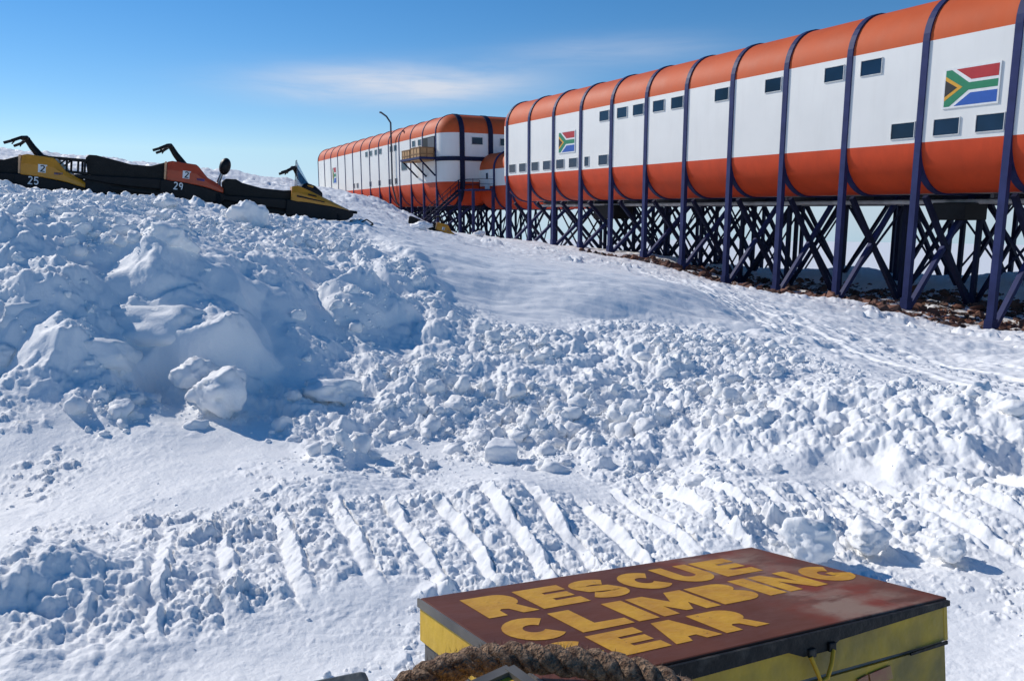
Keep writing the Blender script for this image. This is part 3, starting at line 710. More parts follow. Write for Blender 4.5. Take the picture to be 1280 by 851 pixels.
# crates on the balcony
def crate(lx, lw, sx, sy, sz, label):
    wx, wy = l2w(S2, DF2, lx, lw)
    e = empty('wooden_crate', (wx, wy, ZB2+bz+.115+.0), (0, 0, b1.rotation_euler[2]))
    tag(e, label, 'crate')
    MB().box((0, 0, sz/2), (sx, sy, sz)).build('panel_box', M['ply'], e)
    mb = MB(); t = .09
    for yy in (-sy/2-.015, sy/2+.015):
        for k in range(4): mb.box((-sx/2+t/2+(sx-t)*k/3, yy, sz/2), (t, .035, sz))
        for k in (0, .5, 1):
            mb.box((0, yy-.02*math.copysign(1, yy)*-1, t/2+(sz-t)*k), (sx, .03, t))
    for xx in (-sx/2-.015, sx/2+.015):
        for k in range(3): mb.box((xx, -sy/2+t/2+(sy-t)*k/2, sz/2), (.035, t, sz))
        for k in (0, .5, 1): mb.box((xx+.02*math.copysign(1, xx), 0, t/2+(sz-t)*k), (.03, sy, t))
    mb.build('batten_frame', M['batten'], e)
    return e
crate(bx0+1.35, -.95, 2.3, 1.5, 1.25, 'pale wooden crate on the left half of the cargo balcony')
crate(bx0+4.1, -.95, 2.6, 1.55, 1.35, 'larger wooden crate on the balcony, next to the corner of the far module')

# ---- link between the two modules
SL = 74.3; DL = 36.0
b3 = station_empty('link_module', SL, DL, ZB2)
tag(b3, 'small low link module with arched orange roof joining the two big station modules', 'building')
lk = (0, 6.0, 1.7, .05-ZB2, 2.35-ZB2, 4.0-ZB2, 1.75)
hull(-1.4, SL-59.25+1.4, 0, 6, 1.7, lk[3], lk[4], lk[5], 1.75, 'hull', b3)
for x in (3.5, 7.1, 10.7): rib(x, .26, lk, .1, b3, M['blue'])
dr = MB().box((2.0, -.03, 2.6-ZB2+.35), (1.0, .08, 2.1)).build('door', M['paintwhite'], b3)
MB().box((2.0, -.08, 3.35-ZB2), (.4, .04, .6)).build('pane', M['glass'], dr)
for x in (3.5, 7.1):
    gx, gy = l2w(SL, DL, x, -.1); zg = gz(gx, gy)-.3-ZB2; MB().box((x, -.15, (zg+2.2-ZB2)/2), (.26, .26, 2.2-ZB2-zg)).build('support_post', M['blue'], b3)
# ---- stairs and landing
st = station_empty('outside_staircase', 74.0, DL, ZB2)
tag(st, 'dark steel staircase with handrails climbing to the landing at the link module door', 'staircase')
zt = 1.95-ZB2
MB().box((1.7, -1.3, zt), (3.4, 2.4, .14)).build('landing', M['blue'], st)
for x, w in ((.1, -2.4), (3.3, -2.4), (3.3, -.2)):
    gx, gy = l2w(74.0, DL, x, w); zg = gz(gx, gy)-.3-ZB2; MB().box((x, w, (zg+zt-.07)/2), (.24, .24, zt-.07-zg)).build('landing_post', M['blue'], st)
gx, gy = l2w(74.0, DL, .6, -6.6); zbm = gz(gx, gy)-ZB2; y0, y1 = -2.5, -6.9
sr = MB()
for x in (.0, 1.2): sr.bar((x, y0, zt), (x, y1, zbm), .06, .24)
sr.build('stringer', M['navy'], st); n = 15
tr = MB()
for k in range(1, n): tr.box((.6, y0+(y1-y0)*k/n, zt+(zbm-zt)*k/n), (1.14, .26, .04))
tr.build('tread', M['navy'], st)
for x in (.0, 1.2):
    mb = MB(); mb.tube([(x, y0, zt+1.0), (x, y1, zbm+1.0), (x, y1-.25, zbm+.6)], .028, 8); mb.tube([(x, y0, zt+.5), (x, y1, zbm+.5)], .022, 8)
    for k in range(6): t = k/5; mb.bar((x, y0+(y1-y0)*t, zt+(zbm-zt)*t), (x, y0+(y1-y0)*t, zt+(zbm-zt)*t+1.0), .04)
    mb.build('handrail', M['navy'], st)
mb = MB()
for pts in ([(1.3, -2.45), (3.35, -2.45), (3.35, -.1)], [(.02, -2.45), (.02, -.1)]):
    for h in (.55, 1.05): mb.tube([(a, b, zt+h) for a, b in pts], .025, 8)
    for a, b in pts: mb.bar((a, b, zt), (a, b, zt+1.05), .045)
mb.build('landing_rail', M['navy'], st)

# ------------------------------------------------------------------ stones under the station
rg = np.random.default_rng(77); nR = 6500
s = rg.uniform(6, 44, nR); w = rg.uniform(-5.5, 10, nR)**1.0; x = NI[0]*(DF1+w)+U[0]*s; y = NI[1]*(DF1+w)+U[1]*s
zb = base(x, y); dz, rk = detail(x, y, zb); ok = rk > .5
x, y, z = x[ok], y[ok], (zb+dz)[ok]; rr = np.clip(.07*np.exp(rg.exponential(.5, len(x))), .05, .42)
RS, RF = lump_shapes(12, 1, .1, 7, 31)
tag(joined('stones', RS, RF, np.stack([x, y, z], 1), rr, M['rock'], .55, 12, smooth=False), kind='stuff')

# ------------------------------------------------------------------ snowmobiles
def ribbon(mb, pts, t, mi, tf, closed=False):
    """flat stroke of thickness t along 2-D pts; tf(u,v,layer)->3-D"""
    P = [Vector((p[0], p[1])) for p in pts]; n = len(P); Lf = []; Rt = []
    for i in range(n):
        a = P[max(i-1, 0)]; b = P[min(i+1, n-1)]
        d1 = (P[i]-a).normalized() if i > 0 else (b-P[i]).normalized(); d2 = (b-P[i]).normalized() if i < n-1 else d1
        n1 = Vector((-d1.y, d1.x)); n2 = Vector((-d2.y, d2.x)); m = (n1+n2)
        m = m.normalized() if m.length > 1e-4 else n1; k = (t/2)/max(m.dot(n1), .45)
        Lf.append(P[i]+m*k); Rt.append(P[i]-m*k)
    for i in range(n-1):
        q = [Lf[i], Lf[i+1], Rt[i+1], Rt[i]]
        mb.add([tf(p.x, p.y, 0) for p in q]+[tf(p.x, p.y, 1) for p in q], [(0, 1, 2, 3), (7, 6, 5, 4), (0, 4, 5, 1), (1, 5, 6, 2), (2, 6, 7, 3), (3, 7, 4, 0)], mi)
def arc(cx, cy, rx, ry, a0, a1, n=10): return [(cx+rx*math.cos(R(a0+(a1-a0)*k/n)), cy+ry*math.sin(R(a0+(a1-a0)*k/n))) for k in range(n+1)]
DIG = {'2': arc(.3, .74, .22, .2, 160, -40, 8)+[(.1, .07), (.56, .07)],
       '5': [(.54, .93), (.14, .93), (.12, .54)]+arc(.29, .34, .24, .26, 100, -150, 9),
       '9': arc(.3, .68, .2, .24, -60, 300, 12)[0:13]+[]}
def digits(mb, txt, x0, z0, h, y, mi, sgn):
    """number plate figures in the local xz plane at side y; sgn -1 = seen from -y"""
    for k, c in enumerate(txt):
        tf = lambda u_, v_, l, k=k: (x0+(u_+k*.72)*h*.9, y+sgn*(.004+.003*l), z0+v_*h)
        ribbon(mb, DIG[c], .15, mi, tf)
        if c == '9': ribbon(mb, [(.5, .6), (.47, .3), (.36, .08)], .14, mi, lambda u_, v_, l, k=k: (x0+(u_+k*.72)*h*.9, y+sgn*(.008+.003*l), z0+v_*h))
def body_loft(mb, secs, mi=0):
    """secs: list of (x, [(y,z)...]) rings"""
    n = len(secs[0][1]); vs = [(x, y, z) for x, r in secs for y, z in r]; fs = []
    for i in range(len(secs)-1):
        for j in range(n): fs.append((i*n+j, i*n+(j+1) % n, (i+1)*n+(j+1) % n, (i+1)*n+j))
    fs += [tuple(range(n)), tuple(range((len(secs)-1)*n, len(secs)*n))]
    mb.add(vs, fs, mi)
def ring(w, z0, z1, tw=.85): return [(-w, z0), (w, z0), (w, z0+(z1-z0)*.55), (w*tw, z1), (-w*tw, z1), (-w, z0+(z1-z0)*.55)]
def snowmobile(label, colour, number, wedge=False, rack=True):
    e = empty('snowmobile', (0, 0, 0)); tag(e, label, 'snowmobile', 'snowmobiles parked in a row')
    t = MB()   # rubber track loop
    pts = [(-1.75, .24), (-1.62, .06), (-.2, .05), (.25, .2), (.1, .4), (-1.55, .42), (-1.75, .34)]
    t.prism(pts, -.22, .22); 
    for k in range(14): t.box((-1.6+.105*k, 0, .04), (.03, .42, .05))
    t.build('track', M['rubber'], e, .02)
    tn = MB(); tn.prism([(-1.85, .40), (-1.85, .47), (-.1, .60), (.1, .45), (-.1, .36), (-.9, .34)], -.30, .30); tn.build('tunnel', M['dark'], e, .02)
    rb = MB()
    for sy in (-1, 1): rb.box((-.55, sy*.38, .27), (1.1, .16, .04))
    rb.build('running_board', M['dark'], e)
    bp = MB()
    body_loft(bp, [(-.12, ring(.36, .22, .60, 1)), (.4, ring(.43, .2, .60, 1)), (.95, ring(.42, .22, .58, 1)), (1.35, ring(.33, .30, .54, 1)), (1.5, ring(.24, .42, .52, 1))] if wedge else [(-.12, ring(.36, .22, .60, 1)), (.4, ring(.43, .2, .58, 1)), (.86, ring(.42, .2, .525, 1)), (1.2, ring(.34, .24, .45, 1)), (1.34, ring(.24, .32, .42, 1))])
    bp.build('belly_pan', M['dark'], e, .025)
    se = MB()
    if wedge: prof = [(-1.55, .5), (-1.6, .80), (-1.5, .88), (-1.28, .90), (-1.15, .84), (-.7, .78), (-.2, .80), (0, .84), (.02, .55)]
    else: prof = [(-1.60, .44), (-1.66, .86), (-1.6, .93), (-1.45, .94), (-1.15, .90), (-.75, .84), (-.35, .86), (-.02, 1.0), (.02, .55)]
    se.prism(prof, -.19, .19); se.build('seat', M['vinyl'], e, .05)
    if rack:
        rk = MB(); rr = .021
        for sy in (-.27, .27):
            rk.bar((-2.45, sy, .76), (-1.6, sy, .80), .045); rk.bar((-2.45, sy, .50), (-1.6, sy, .52), .045)
            for x in (-2.43, -2.0, -1.78, -1.65): rk.bar((x, sy, .50), (x, sy, .78), .04)
            rk.bar((-2.25, sy, .52), (-2.02, sy, .76), .03); rk.bar((-2.4, sy, .5), (-1.75, sy, .40), .04)
        for x in (-2.43, -2.05, -1.65): rk.bar((x, -.27, .78), (x, .27, .78), .04); rk.bar((x, -.27, .5), (x, .27, .5), .03)
        rk.build('cargo_rack', M['dark'], e)
    hd = MB()
    if wedge:
        body_loft(hd, [(-.02, ring(.36, .58, .92, .8)), (.12, ring(.39, .575, .96, .8)), (.45, ring(.42, .57, .86, .78)), (.85, ring(.40, .555, .73, .75)), (1.2, ring(.32, .535, .62, .7)), (1.42, ring(.24, .52, .55, .7))])
        h = hd.build('hood', M['sm_yellow'], e, .02)
        MB().box((1.49, 0, .52), (.2, .5, .07), bev=.025).build('bumper', M['dark'], e)
        ps = MB()
        body_loft(ps, [(.18, ring(.2, .86, 1.0, .8)), (.32, ring(.24, .85, 1.06, .75)), (.52, ring(.24, .8, 1.02, .75)), (.72, ring(.18, .74, .88, .8))]); p_ = ps.build('headlight_pod', M['dark'], e, .03)
        MB().box((.40, -.19, .97), (.17, .07, .09), bev=.03).build('side_lamp', M['sm_yellow'], p_)
        tr_ = MB()
        for sy in (-1, 1):
            tr_.prism([(.1, .73), (.75, .67), (.76, .645), (.1, .69)], sy*.424, sy*.432, 0)
            tr_.prism([(.35, .80), (.55, .78), (.56, .75), (.36, .765)], sy*.405, sy*.43, 0)
        tr_.build('hood_stripe', M['dark'], h)
        ws = MB()   # curved clear windscreen with rubber edge
        rows = []
        for k in range(7):
            v = k/6; rows.append([(.42-.38*v-.34*abs(math.sin(R(a)))**2*(1-v), .30*(1-.55*v)*math.sin(R(a)), 1.0-.10*abs(math.sin(R(a)))*(1-v)+.56*v) for a in range(-80, 81, 20)])
        n = len(rows[0]); vs = [p for r in rows for p in r]
        ws.add(vs, [(i*n+j, i*n+j+1, (i+1)*n+j+1, (i+1)*n+j) for i in range(6) for j in range(n-1)], 0, True)
        w_ = ws.build('windscreen', M['screen'], e); md = w_.modifiers.new('thick', 'SOLIDIFY'); md.thickness = .004
        ed = MB(); ed.tube([r[0] for r in rows]+rows[-1][1:-1]+[r[-1] for r in rows][::-1], .007, 6); ed.build('screen_edge', M['galv'], w_)
    else:
        body_loft(hd, [(0, ring(.37, .585, 1.0, .86)), (.10, ring(.385, .58, 1.03, .86)), (.60, ring(.41, .56, 1.02, .84)), (.65, ring(.41, .555, .99, .82)), (.86, ring(.41, .53, .76, .85)), (1.08, ring(.37, .48, .66, .8)), (1.22, ring(.29, .45, .57, .8))])
        h = hd.build('hood', colour, e, .02)
        MB().box((-.03, 0, .80), (.05, .66, .40), bev=.015).build('dash_panel', M['cream'], e)
        for sy in (-1, 1):
            mk = MB(); mk.box((.42, sy*.397, .76), (.17, .014, .17), 0)
            ribbon(mk, DIG['2'], .15, 1, lambda u_, v_, l, sy=sy: (.37+(u_*.16 if sy < 0 else (.62-u_)*.16), sy*(.404+.003*l), .69+v_*.14))
            MB().box((.72, sy*.404, .69), (.16, .012, .05), 0).build('hood_badge', M['paintblue'], h)
            mk.build('number_sticker', [M['paintwhite'], M['dark'], M['paintblue']], h)
    for sy in (-1, 1):
        dg = MB(); digits(dg, number, .16 if sy < 0 else .42, .40, .17, sy*.447, 0, sy) if number else None
        if number: dg.build('painted_number', M['paintwhite'], e)
    sc = MB(); sc.tube([(.36, 0, .95), (.14, 0, 1.2), (.03, 0, 1.36)], [.085, .07, .06], 10)
    sc.build('steering_column', M['dark'], e)
    hb = MB(); hb.tube([(-.16, -.40, 1.27), (-.02, -.24, 1.37), (.03, 0, 1.40), (-.02, .24, 1.37), (-.16, .40, 1.27)], .035, 8)
    hb.box((-.0, 0, 1.365), (.16, .22, .09), bev=.03); b_ = hb.build('handlebar', M['dark'], e)
    for sy in (-1, 1):
        gp = MB(); gp.tube([(-.13, sy*.37, 1.285), (-.30, sy*.44, 1.20)], .03, 8); MB().tube([(-.10, sy*.3, 1.32), (-.17, sy*.36, 1.20)], .014, 6).build('brake_lever', M['dark'], b_)
        gp.build('grip', M['rubber'], b_)
    for sy in (-1, 1):
        sk = MB(); sk.prism([(.75, .06), (.75, .09), (1.65, .10), (1.95, .30), (1.98, .28), (1.68, .04), (.8, .03)], sy*.44-.07, sy*.44+.07)
        sk.bar((1.2, sy*.44, .08), (1.1, sy*.36, .42), .07); k_ = sk.build('ski', M['dark'], e)
        MB().tube([(1.55, sy*.44, .12), (1.6, sy*.44, .25), (1.8, sy*.44, .38), (1.97, sy*.44, .30)], .018, 8).build('ski_loop', M['dark'], k_)
    if wedge:
        st_ = MB(); st_.tube([(-1.62, 0, .4), (-1.66, 0, .8), (-1.58, 0, 1.1)], [.05, .045, .035], 8); s_ = st_.build('backrest_post', M['steel'], e)
        bk = MB(); vs, f = ico(3); bk.add([(-1.55+.13*v[0], .17*v[1], 1.16+.20*v[2]+.03*v[0]) for v in vs], [tuple(int(i) for i in t) for t in f], 0, True); bk.build('backrest_pad', M['dark'], e)
    return e
def place(e, px, py, d, zloc, head, pitch, roll=0):
    p = at(px, py, d); h = Vector((head[0], head[1], 0)).normalized(); zz = p[2]-zloc
    x = (h*math.cos(pitch)+Vector((0, 0, -math.sin(pitch)))).normalized(); y = Vector((0, 0, 1)).cross(x).normalized(); z = x.cross(y)
    m = Matrix((x, y, z)).transposed().to_4x4(); m.translation = (p[0], p[1], zz)
    e.rotation_euler = m.to_euler(); e.location = m.translation
HD = (.94, .34)
m1 = snowmobile('yellow snowmobile numbered 25 at the left edge, with a boxy hood', M['sm_yellow'], '25'); place(m1, 26, 219, 20.4, .58, HD, R(6.5))
m2 = snowmobile('red snowmobile numbered 29 with a boxy hood and rear cargo rack, between two yellow ones', M['sm_red'], '29'); place(m2, 205, 226, 20.0, .58, HD, R(7))
m3 = snowmobile('black and yellow snowmobile with a low pointed hood and clear windscreen, front of the row', M['sm_yellow'], '', True, False); place(m3, 359, 251, 20.0, .58, HD, R(8))
m4 = snowmobile('', M['sm_yellow'], '', rack=False); place(m4, 541, 286, 46, .60, (.9, .1), R(16))
tag(m4, 'yellow snowmobile half buried in snow below the staircase of the far station', 'snowmobile', 'snowmobiles parked in a row')
del m4['group']
snow_block(525, 290, 1.3, .55, 'lumpy snow piled against the half buried yellow snowmobile', 41, depth=.7)
snow_block(600, 296, 1.0, .5, 'snow lump in front of the stilts right of the half buried snowmobile', 42)

# ------------------------------------------------------------------ gear box in front of the camera
def camv(px, py): return Vector((px-CX, -(py-CY), F))
def c2w(v): return Vector((v.x, v.z*math.cos(PIT)+v.y*math.sin(PIT), v.y*math.cos(PIT)-v.z*math.sin(PIT)))
dX = Vector((1797, -27, 976)).normalized(); dY = Vector((-518, -45, 976)); dY = (dY-dX*dY.dot(dX)).normalized()   # dY points away from the viewer
dXw = c2w(dX).normalized(); dYw = c2w(dY).normalized(); dZw = dXw.cross(dYw).normalized()
Ac = camv(524.5, 747).normalized(); nrm = dX.cross(dY); zdep = 1.42; A_ = Ac*(zdep/Ac.z)
def lid(px, py):
    v = camv(px, py); k = A_.dot(nrm)/v.dot(nrm); q = v*k-A_; return q.dot(dX), q.dot(dY)
Bl, Cl, Dl = lid(940, 683), lid(1183, 746), lid(692, 861)
LX = (Bl[0]+Cl[0]-0)/2; LY = (Cl[1]+Dl[1])/2     # LY negative: towards the viewer
Aw = c2w(A_)
M['lid'] = None
def lid_mat():
    m = bpy.data.materials.new('scuffed_brown_varnish'); t, N, L = nt(m); b = N['Principled BSDF']; b.inputs['Specular IOR Level'].default_value = .15
    tc = N.new('ShaderNodeTexCoord')
    def noise_(sc, det, vec=None):
        n = N.new('ShaderNodeTexNoise'); n.inputs['Scale'].default_value = sc; n.inputs['Detail'].default_value = det; L.new(vec or tc.outputs['Object'], n.inputs['Vector']); return n
    n1 = noise_(5, 6); r1 = N.new('ShaderNodeValToRGB'); r1.color_ramp.elements[0].position = .3; r1.color_ramp.elements[1].position = .75
    r1.color_ramp.elements[0].color = (.090, .026, .013, 1); r1.color_ramp.elements[1].color = (.165, .054, .030, 1); L.new(n1.outputs['Fac'], r1.inputs['Fac'])
    mp = N.new('ShaderNodeMapping'); mp.inputs['Scale'].default_value = (3, 9, 1); mp.inputs['Rotation'].default_value = (0, 0, .5); L.new(tc.outputs['Object'], mp.inputs['Vector'])
    n2 = noise_(1.6, 8, mp.outputs['Vector']); n2.inputs['Roughness'].default_value = .7
    sx = N.new('ShaderNodeSeparateXYZ'); L.new(tc.outputs['Object'], sx.inputs['Vector'])
    # worn patch with its own outline near one end
    def mr(src, a, b_, c, d): 
        n = N.new('ShaderNodeMapRange'); n.inputs['From Min'].default_value = a; n.inputs['From Max'].default_value = b_; n.inputs['To Min'].default_value = c; n.inputs['To Max'].default_value = d; L.new(src, n.inputs['Value']); return n.outputs['Result']
    def mth(op, a, b_):
        n = N.new('ShaderNodeMath'); n.operation = op; L.new(a, n.inputs[0])
        if isinstance(b_, float): n.inputs[1].default_value = b_
        else: L.new(b_, n.inputs[1])
        return n.outputs[0]
    e1 = mr(sx.outputs['X'], LX*.60, LX*.70, 0, 1); e2 = mr(sx.outputs['X'], LX*.86, LX*1.0, 1, .3)
    patch = mth('MULTIPLY', mth('MULTIPLY', e1, e2), mr(n2.outputs['Fac'], .44, .54, .10, 1))
    mx = N.new('ShaderNodeMix'); mx.data_type = 'RGBA'; L.new(mth('MULTIPLY', patch, .75), mx.inputs['Factor']); L.new(r1.outputs['Color'], mx.inputs['A'])
    n3 = noise_(9, 5); r3_ = N.new('ShaderNodeValToRGB'); r3_.color_ramp.elements[0].position = .42; r3_.color_ramp.elements[1].position = .6
    r3_.color_ramp.elements[0].color = (.25, .050, .030, 1); r3_.color_ramp.elements[1].color = (.33, .23, .175, 1); L.new(n3.outputs['Fac'], r3_.inputs['Fac']); L.new(r3_.outputs['Color'], mx.inputs['B'])
    # fine scratches
    mp2 = N.new('ShaderNodeMapping'); mp2.inputs['Scale'].default_value = (4, 120, 1); mp2.inputs['Rotation'].default_value = (0, 0, .25); L.new(tc.outputs['Object'], mp2.inputs['Vector'])
    n4 = noise_(1, 3, mp2.outputs['Vector']); sc_ = mr(n4.outputs['Fac'], .70, .74, 0, .35)
    mx2 = N.new('ShaderNodeMix'); mx2.data_type = 'RGBA'; L.new(sc_, mx2.inputs['Factor']); L.new(mx.outputs['Result'], mx2.inputs['A']); mx2.inputs['B'].default_value = (.3, .16, .11, 1)
    L.new(mx2.outputs['Result'], b.inputs['Base Color'])
    bp = N.new('ShaderNodeBump'); bp.inputs['Strength'].default_value = .25; bp.inputs['Distance'].default_value = .004; L.new(n2.outputs['Fac'], bp.inputs['Height']); L.new(bp.outputs['Normal'], b.inputs['Normal'])
    L.new(mr(n2.outputs['Fac'], .3, .7, .3, .6), b.inputs['Roughness'])
    return m
M['lid'] = lid_mat()
def letter_mat():
    m = mat('worn_ochre_lettering', (0.52, 0.235, 0.008), .5, vscale=14, col2=(.64, .33, .015), bump=.15, bscale=60)
    t, N, L = nt(m); b = N['Principled BSDF']; src = b.inputs['Base Color'].links[0].from_socket
    tc = N.new('ShaderNodeTexCoord'); n = N.new('ShaderNodeTexNoise'); n.inputs['Scale'].default_value = 34; n.inputs['Detail'].default_value = 9; n.inputs['Roughness'].default_value = .75; L.new(tc.outputs['Object'], n.inputs['Vector'])
    r = N.new('ShaderNodeMapRange'); r.inputs['From Min'].default_value = .63; r.inputs['From Max'].default_value = .66; L.new(n.outputs['Fac'], r.inputs['Value'])
    mx = N.new('ShaderNodeMix'); mx.data_type = 'RGBA'; L.new(r.outputs['Result'], mx.inputs['Factor']); L.new(src, mx.inputs['A']); mx.inputs['B'].default_value = (.12, .04, .02, 1); L.new(mx.outputs['Result'], b.inputs['Base Color'])
    return m
M['letter'] = letter_mat()
M['boxyellow'] = mat('scuffed_yellow_paint', (0.62, 0.36, 0.012), .5, vscale=5, col2=(.72, .45, .03), bump=.2, bscale=30)
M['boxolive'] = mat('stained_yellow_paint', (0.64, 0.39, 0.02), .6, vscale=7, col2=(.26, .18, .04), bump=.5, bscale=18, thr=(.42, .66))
M['boxgrey'] = mat('bare_grey_metal', (0.10, 0.09, 0.08), .5, .3, vscale=9, col2=(.22, .20, .17))
M['boxdark'] = mat('dark_grey_case', (0.035, 0.038, 0.034), .45, vscale=9, col2=(.07, .072, .065), bump=.2)
M['edge'] = mat('black_edge_trim', (0.008, 0.008, 0.008), .55, spec=.25, col2=(.07, .06, .05), vscale=26, thr=(.55, .75), bump=.3)
M['rope'] = mat('brown_hemp_rope', (0.13, 0.065, 0.035), .9, vscale=110, col2=(.46, .30, .19), bump=.9, bscale=220, detail=6)
M['cord'] = mat('yellow_cord', (0.7, 0.38, 0.02), .7, vscale=60)
M['wood'] = mat('weathered_deck_boards', (0.16, 0.11, 0.07), .8, vscale=5, var=.3)
box = empty('gear_box', tuple(Aw)); box.rotation_euler = Matrix((dXw, dYw, dZw)).transposed().to_euler()
tag(box, 'brown lidded yellow box lettered RESCUE CLIMBING GEAR in the foreground', 'box')
HL, HB = .06, .38
MB().box((LX/2, LY/2, -.008), (LX, -LY, .016)).build('lid_panel', M['lid'], box, .003)
# lid rim: yellow band all round with black edging on the near side
rim = MB(); t = .012
rim.box((t/2, LY/2, -.046), (t, -LY, .06), 0); rim.box((LX-t/2, LY/2, -.046), (t, -LY, .06), 0)
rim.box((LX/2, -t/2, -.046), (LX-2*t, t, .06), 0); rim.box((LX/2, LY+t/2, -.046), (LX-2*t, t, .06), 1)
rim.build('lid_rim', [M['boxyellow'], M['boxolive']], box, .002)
ed = MB()
ed.prism([(-.002, -.003), (LX-.006, -.003), (LX-.006, -.012), (LX*.64, -.024), (LX*.61, -.036), (LX*.54, -.036), (LX*.50, -.024), (LX*.2, -.028), (-.002, -.022)], LY-.003, LY-.009)
ed.prism([(LX*.86, -.077), (LX*.985, -.073), (LX*.985, -.079), (LX*.86, -.081)], LY-.004, LY-.007)
ed.build('edge_trim', M['edge'], box)
se = MB(); se.box((-.002, LY/2, -.008), (.004, -LY+.004, .015)); se.build('side_trim', M['boxgrey'], box)
bd = MB(); bd.box((LX/2, LY/2, -.078-HB/2), (LX-.012, -LY-.012, HB), 0); bd.build('box_body', M['boxgrey'], box, .004)
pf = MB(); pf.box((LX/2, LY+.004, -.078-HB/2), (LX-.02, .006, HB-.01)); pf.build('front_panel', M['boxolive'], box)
sw = MB(); z0 = -.20
for a, b, c, d in ((LX*.64, LX*.67, -.105, -.145), (LX*.70, LX*.73, -.098, -.138), (LX*.735, LX*.80, -.094, -.112), (LX*.735, LX*.80, -.122, -.136)): sw.prism([(a, c), (b, c+.004), (b+.006, d), (a+.004, d-.003)], LY-.0005, LY-.003)
sw.build('faded_pink_lettering', mat('faded_pink_paint', (.38, .10, .07), .6, col2=(.5, .3, .1), vscale=20), box)
for fx_, fz_ in ((.56, -.032), (.615, -.030)): MB().box((LX*fx_, LY-.011, fz_), (.016, .006, .014), bev=.002).build('latch', M['edge'], box)
MB().tube([(LX*.552, LY-.014, -.036), (LX*.560, LY-.020, -.058), (LX*.567, LY-.022, -.074), (LX*.585, LY-.022, -.070), (LX*.600, LY-.020, -.052), (LX*.615, LY-.014, -.034)], .0035, 8).build('latch_cord', M['cord'], box)
# stencil lettering
def glyph(mb, ch, tf):
    """unit cell 0..1 x 0..1, solid (no counters)"""
    def poly(p, y0=0, y1=1):
        n = len(p); tri = tessellate_polygon([[Vector((a, b, 0)) for a, b in p]])
        mb.add([tf(a, b, 0) for a, b in p]+[tf(a, b, 1) for a, b in p], [tuple(t) for t in tri]+[tuple(i+n for i in t[::-1]) for t in tri]+[(i, (i+1) % n, (i+1) % n+n, i+n) for i in range(n)])
    if ch == 'R': poly([(0, 0), (0, 1), (.55, 1)]+arc(.62, .68, .34, .32, 80, -40, 7)+[(.80, .42), (1, 0), (.68, 0), (.56, .26), (.42, .30), (.36, .24), (.36, 0)])
    elif ch == 'E': poly([(0, 0), (0, 1), (1, 1), (1, .72), (.46, .71), (.46, .62), (.95, .62), (.95, .38), (.46, .38), (.46, .28), (1, .28), (1, 0)])
    elif ch == 'A': poly([(0, 0), (.30, 1), (.70, 1), (1, 0), (.66, 0), (.60, .2), (.42, .2), (.34, 0)])
    elif ch == 'B': poly([(0, 0), (0, 1), (.55, 1)]+arc(.62, .76, .30, .24, 80, -60, 6)+arc(.62, .28, .38, .28, 55, -88, 7)+[(.55, 0)])
    elif ch == 'I': poly([(.0, 0), (.0, 1), (1, 1), (1, 0)])
    elif ch == 'L': poly([(0, 0), (0, 1), (.42, 1), (.42, .28), (1, .26), (1, 0)])
    elif ch == 'M': poly([(0, 0), (0, 1), (.30, 1), (.5, .55), (.70, 1), (1, 1), (1, 0), (.74, 0), (.72, .42), (.56, .08), (.44, .08), (.28, .42), (.26, 0)])
    elif ch == 'N': poly([(0, 0), (0, 1), (.34, 1), (.68, .42), (.68, 1), (1, 1), (1, 0), (.68, 0), (.32, .56), (.32, 0)])
    elif ch == 'C': ribbon(mb, arc(.52, .5, .345, .335, 42, 318, 18), .33, 0, tf)
    elif ch == 'U': ribbon(mb, [(.17, 1), (.17, .5)]+arc(.5, .42, .33, .27, 180, 360, 12)+[(.83, .5), (.83, 1)], .335, 0, tf)
    elif ch == 'S': ribbon(mb, arc(.5, .70, .33, .165, 25, 200, 10)+[(.28, .53), (.72, .46)]+arc(.5, .29, .33, .155, 20, -160, 10), .30, 0, tf)
    elif ch == 'G':
        ribbon(mb, arc(.52, .5, .345, .335, 42, 345, 19), .33, 0, tf); poly([(.52, .53), (.52, .36), (.70, .36), (.70, .53)])
def text_row(mb, txt, x0, x1, yt, yb, wid):
    e_ = .04*(yt-yb); yt += e_; yb -= e_
    tot = sum(wid.get(c, 1.) for c in txt); gap = .10; u_ = (x1-x0)/(tot+gap*(len(txt)-1)); x = x0
    for c in txt:
        w_ = wid.get(c, 1.)*u_
        glyph(mb, c, lambda a, b, l, x=x, w_=w_: (x+a*w_, yb+b*(yt-yb), .0004+.0003*l)); x += w_+gap*u_
TXT = []
def lids(*pts): return [lid(*p) for p in pts]
r1 = lids((575, 749), (607.7, 772), (911.6, 699), (949.4, 713))
r3_ = lids((732, 796.6), (777, 819), (960, 778.6))
WD = {'I': .42, 'M': 1.25}
row_h = abs(r1[0][1]-r1[1][1])
T = MB()
yt1 = (r1[0][1]+r1[2][1])/2; yb1 = (r1[1][1]+r1[3][1])/2; hgt = yt1-yb1
cl = lid(621, 786); lt_ = lids((690, 767), (720, 791)); yt2 = lt_[0][1]; yb2 = lt_[1][1]
text_row(T, 'RESCUE', (r1[0][0]+r1[1][0])/2, (r1[2][0]+r1[3][0])/2, yt1, yb1, WD)
text_row(T, 'CLIMBING', cl[0], lid(1050, 712)[0], yt2, yb2, WD)
ge = (r3_[0][0]+r3_[1][0])/2; re = r3_[2][0]; wle = (re-ge)/3.26
text_row(T, 'GEAR', ge-wle*1.13, re, r3_[0][1], r3_[1][1], WD)
T.build('stencilled_lettering', M['letter'], box)

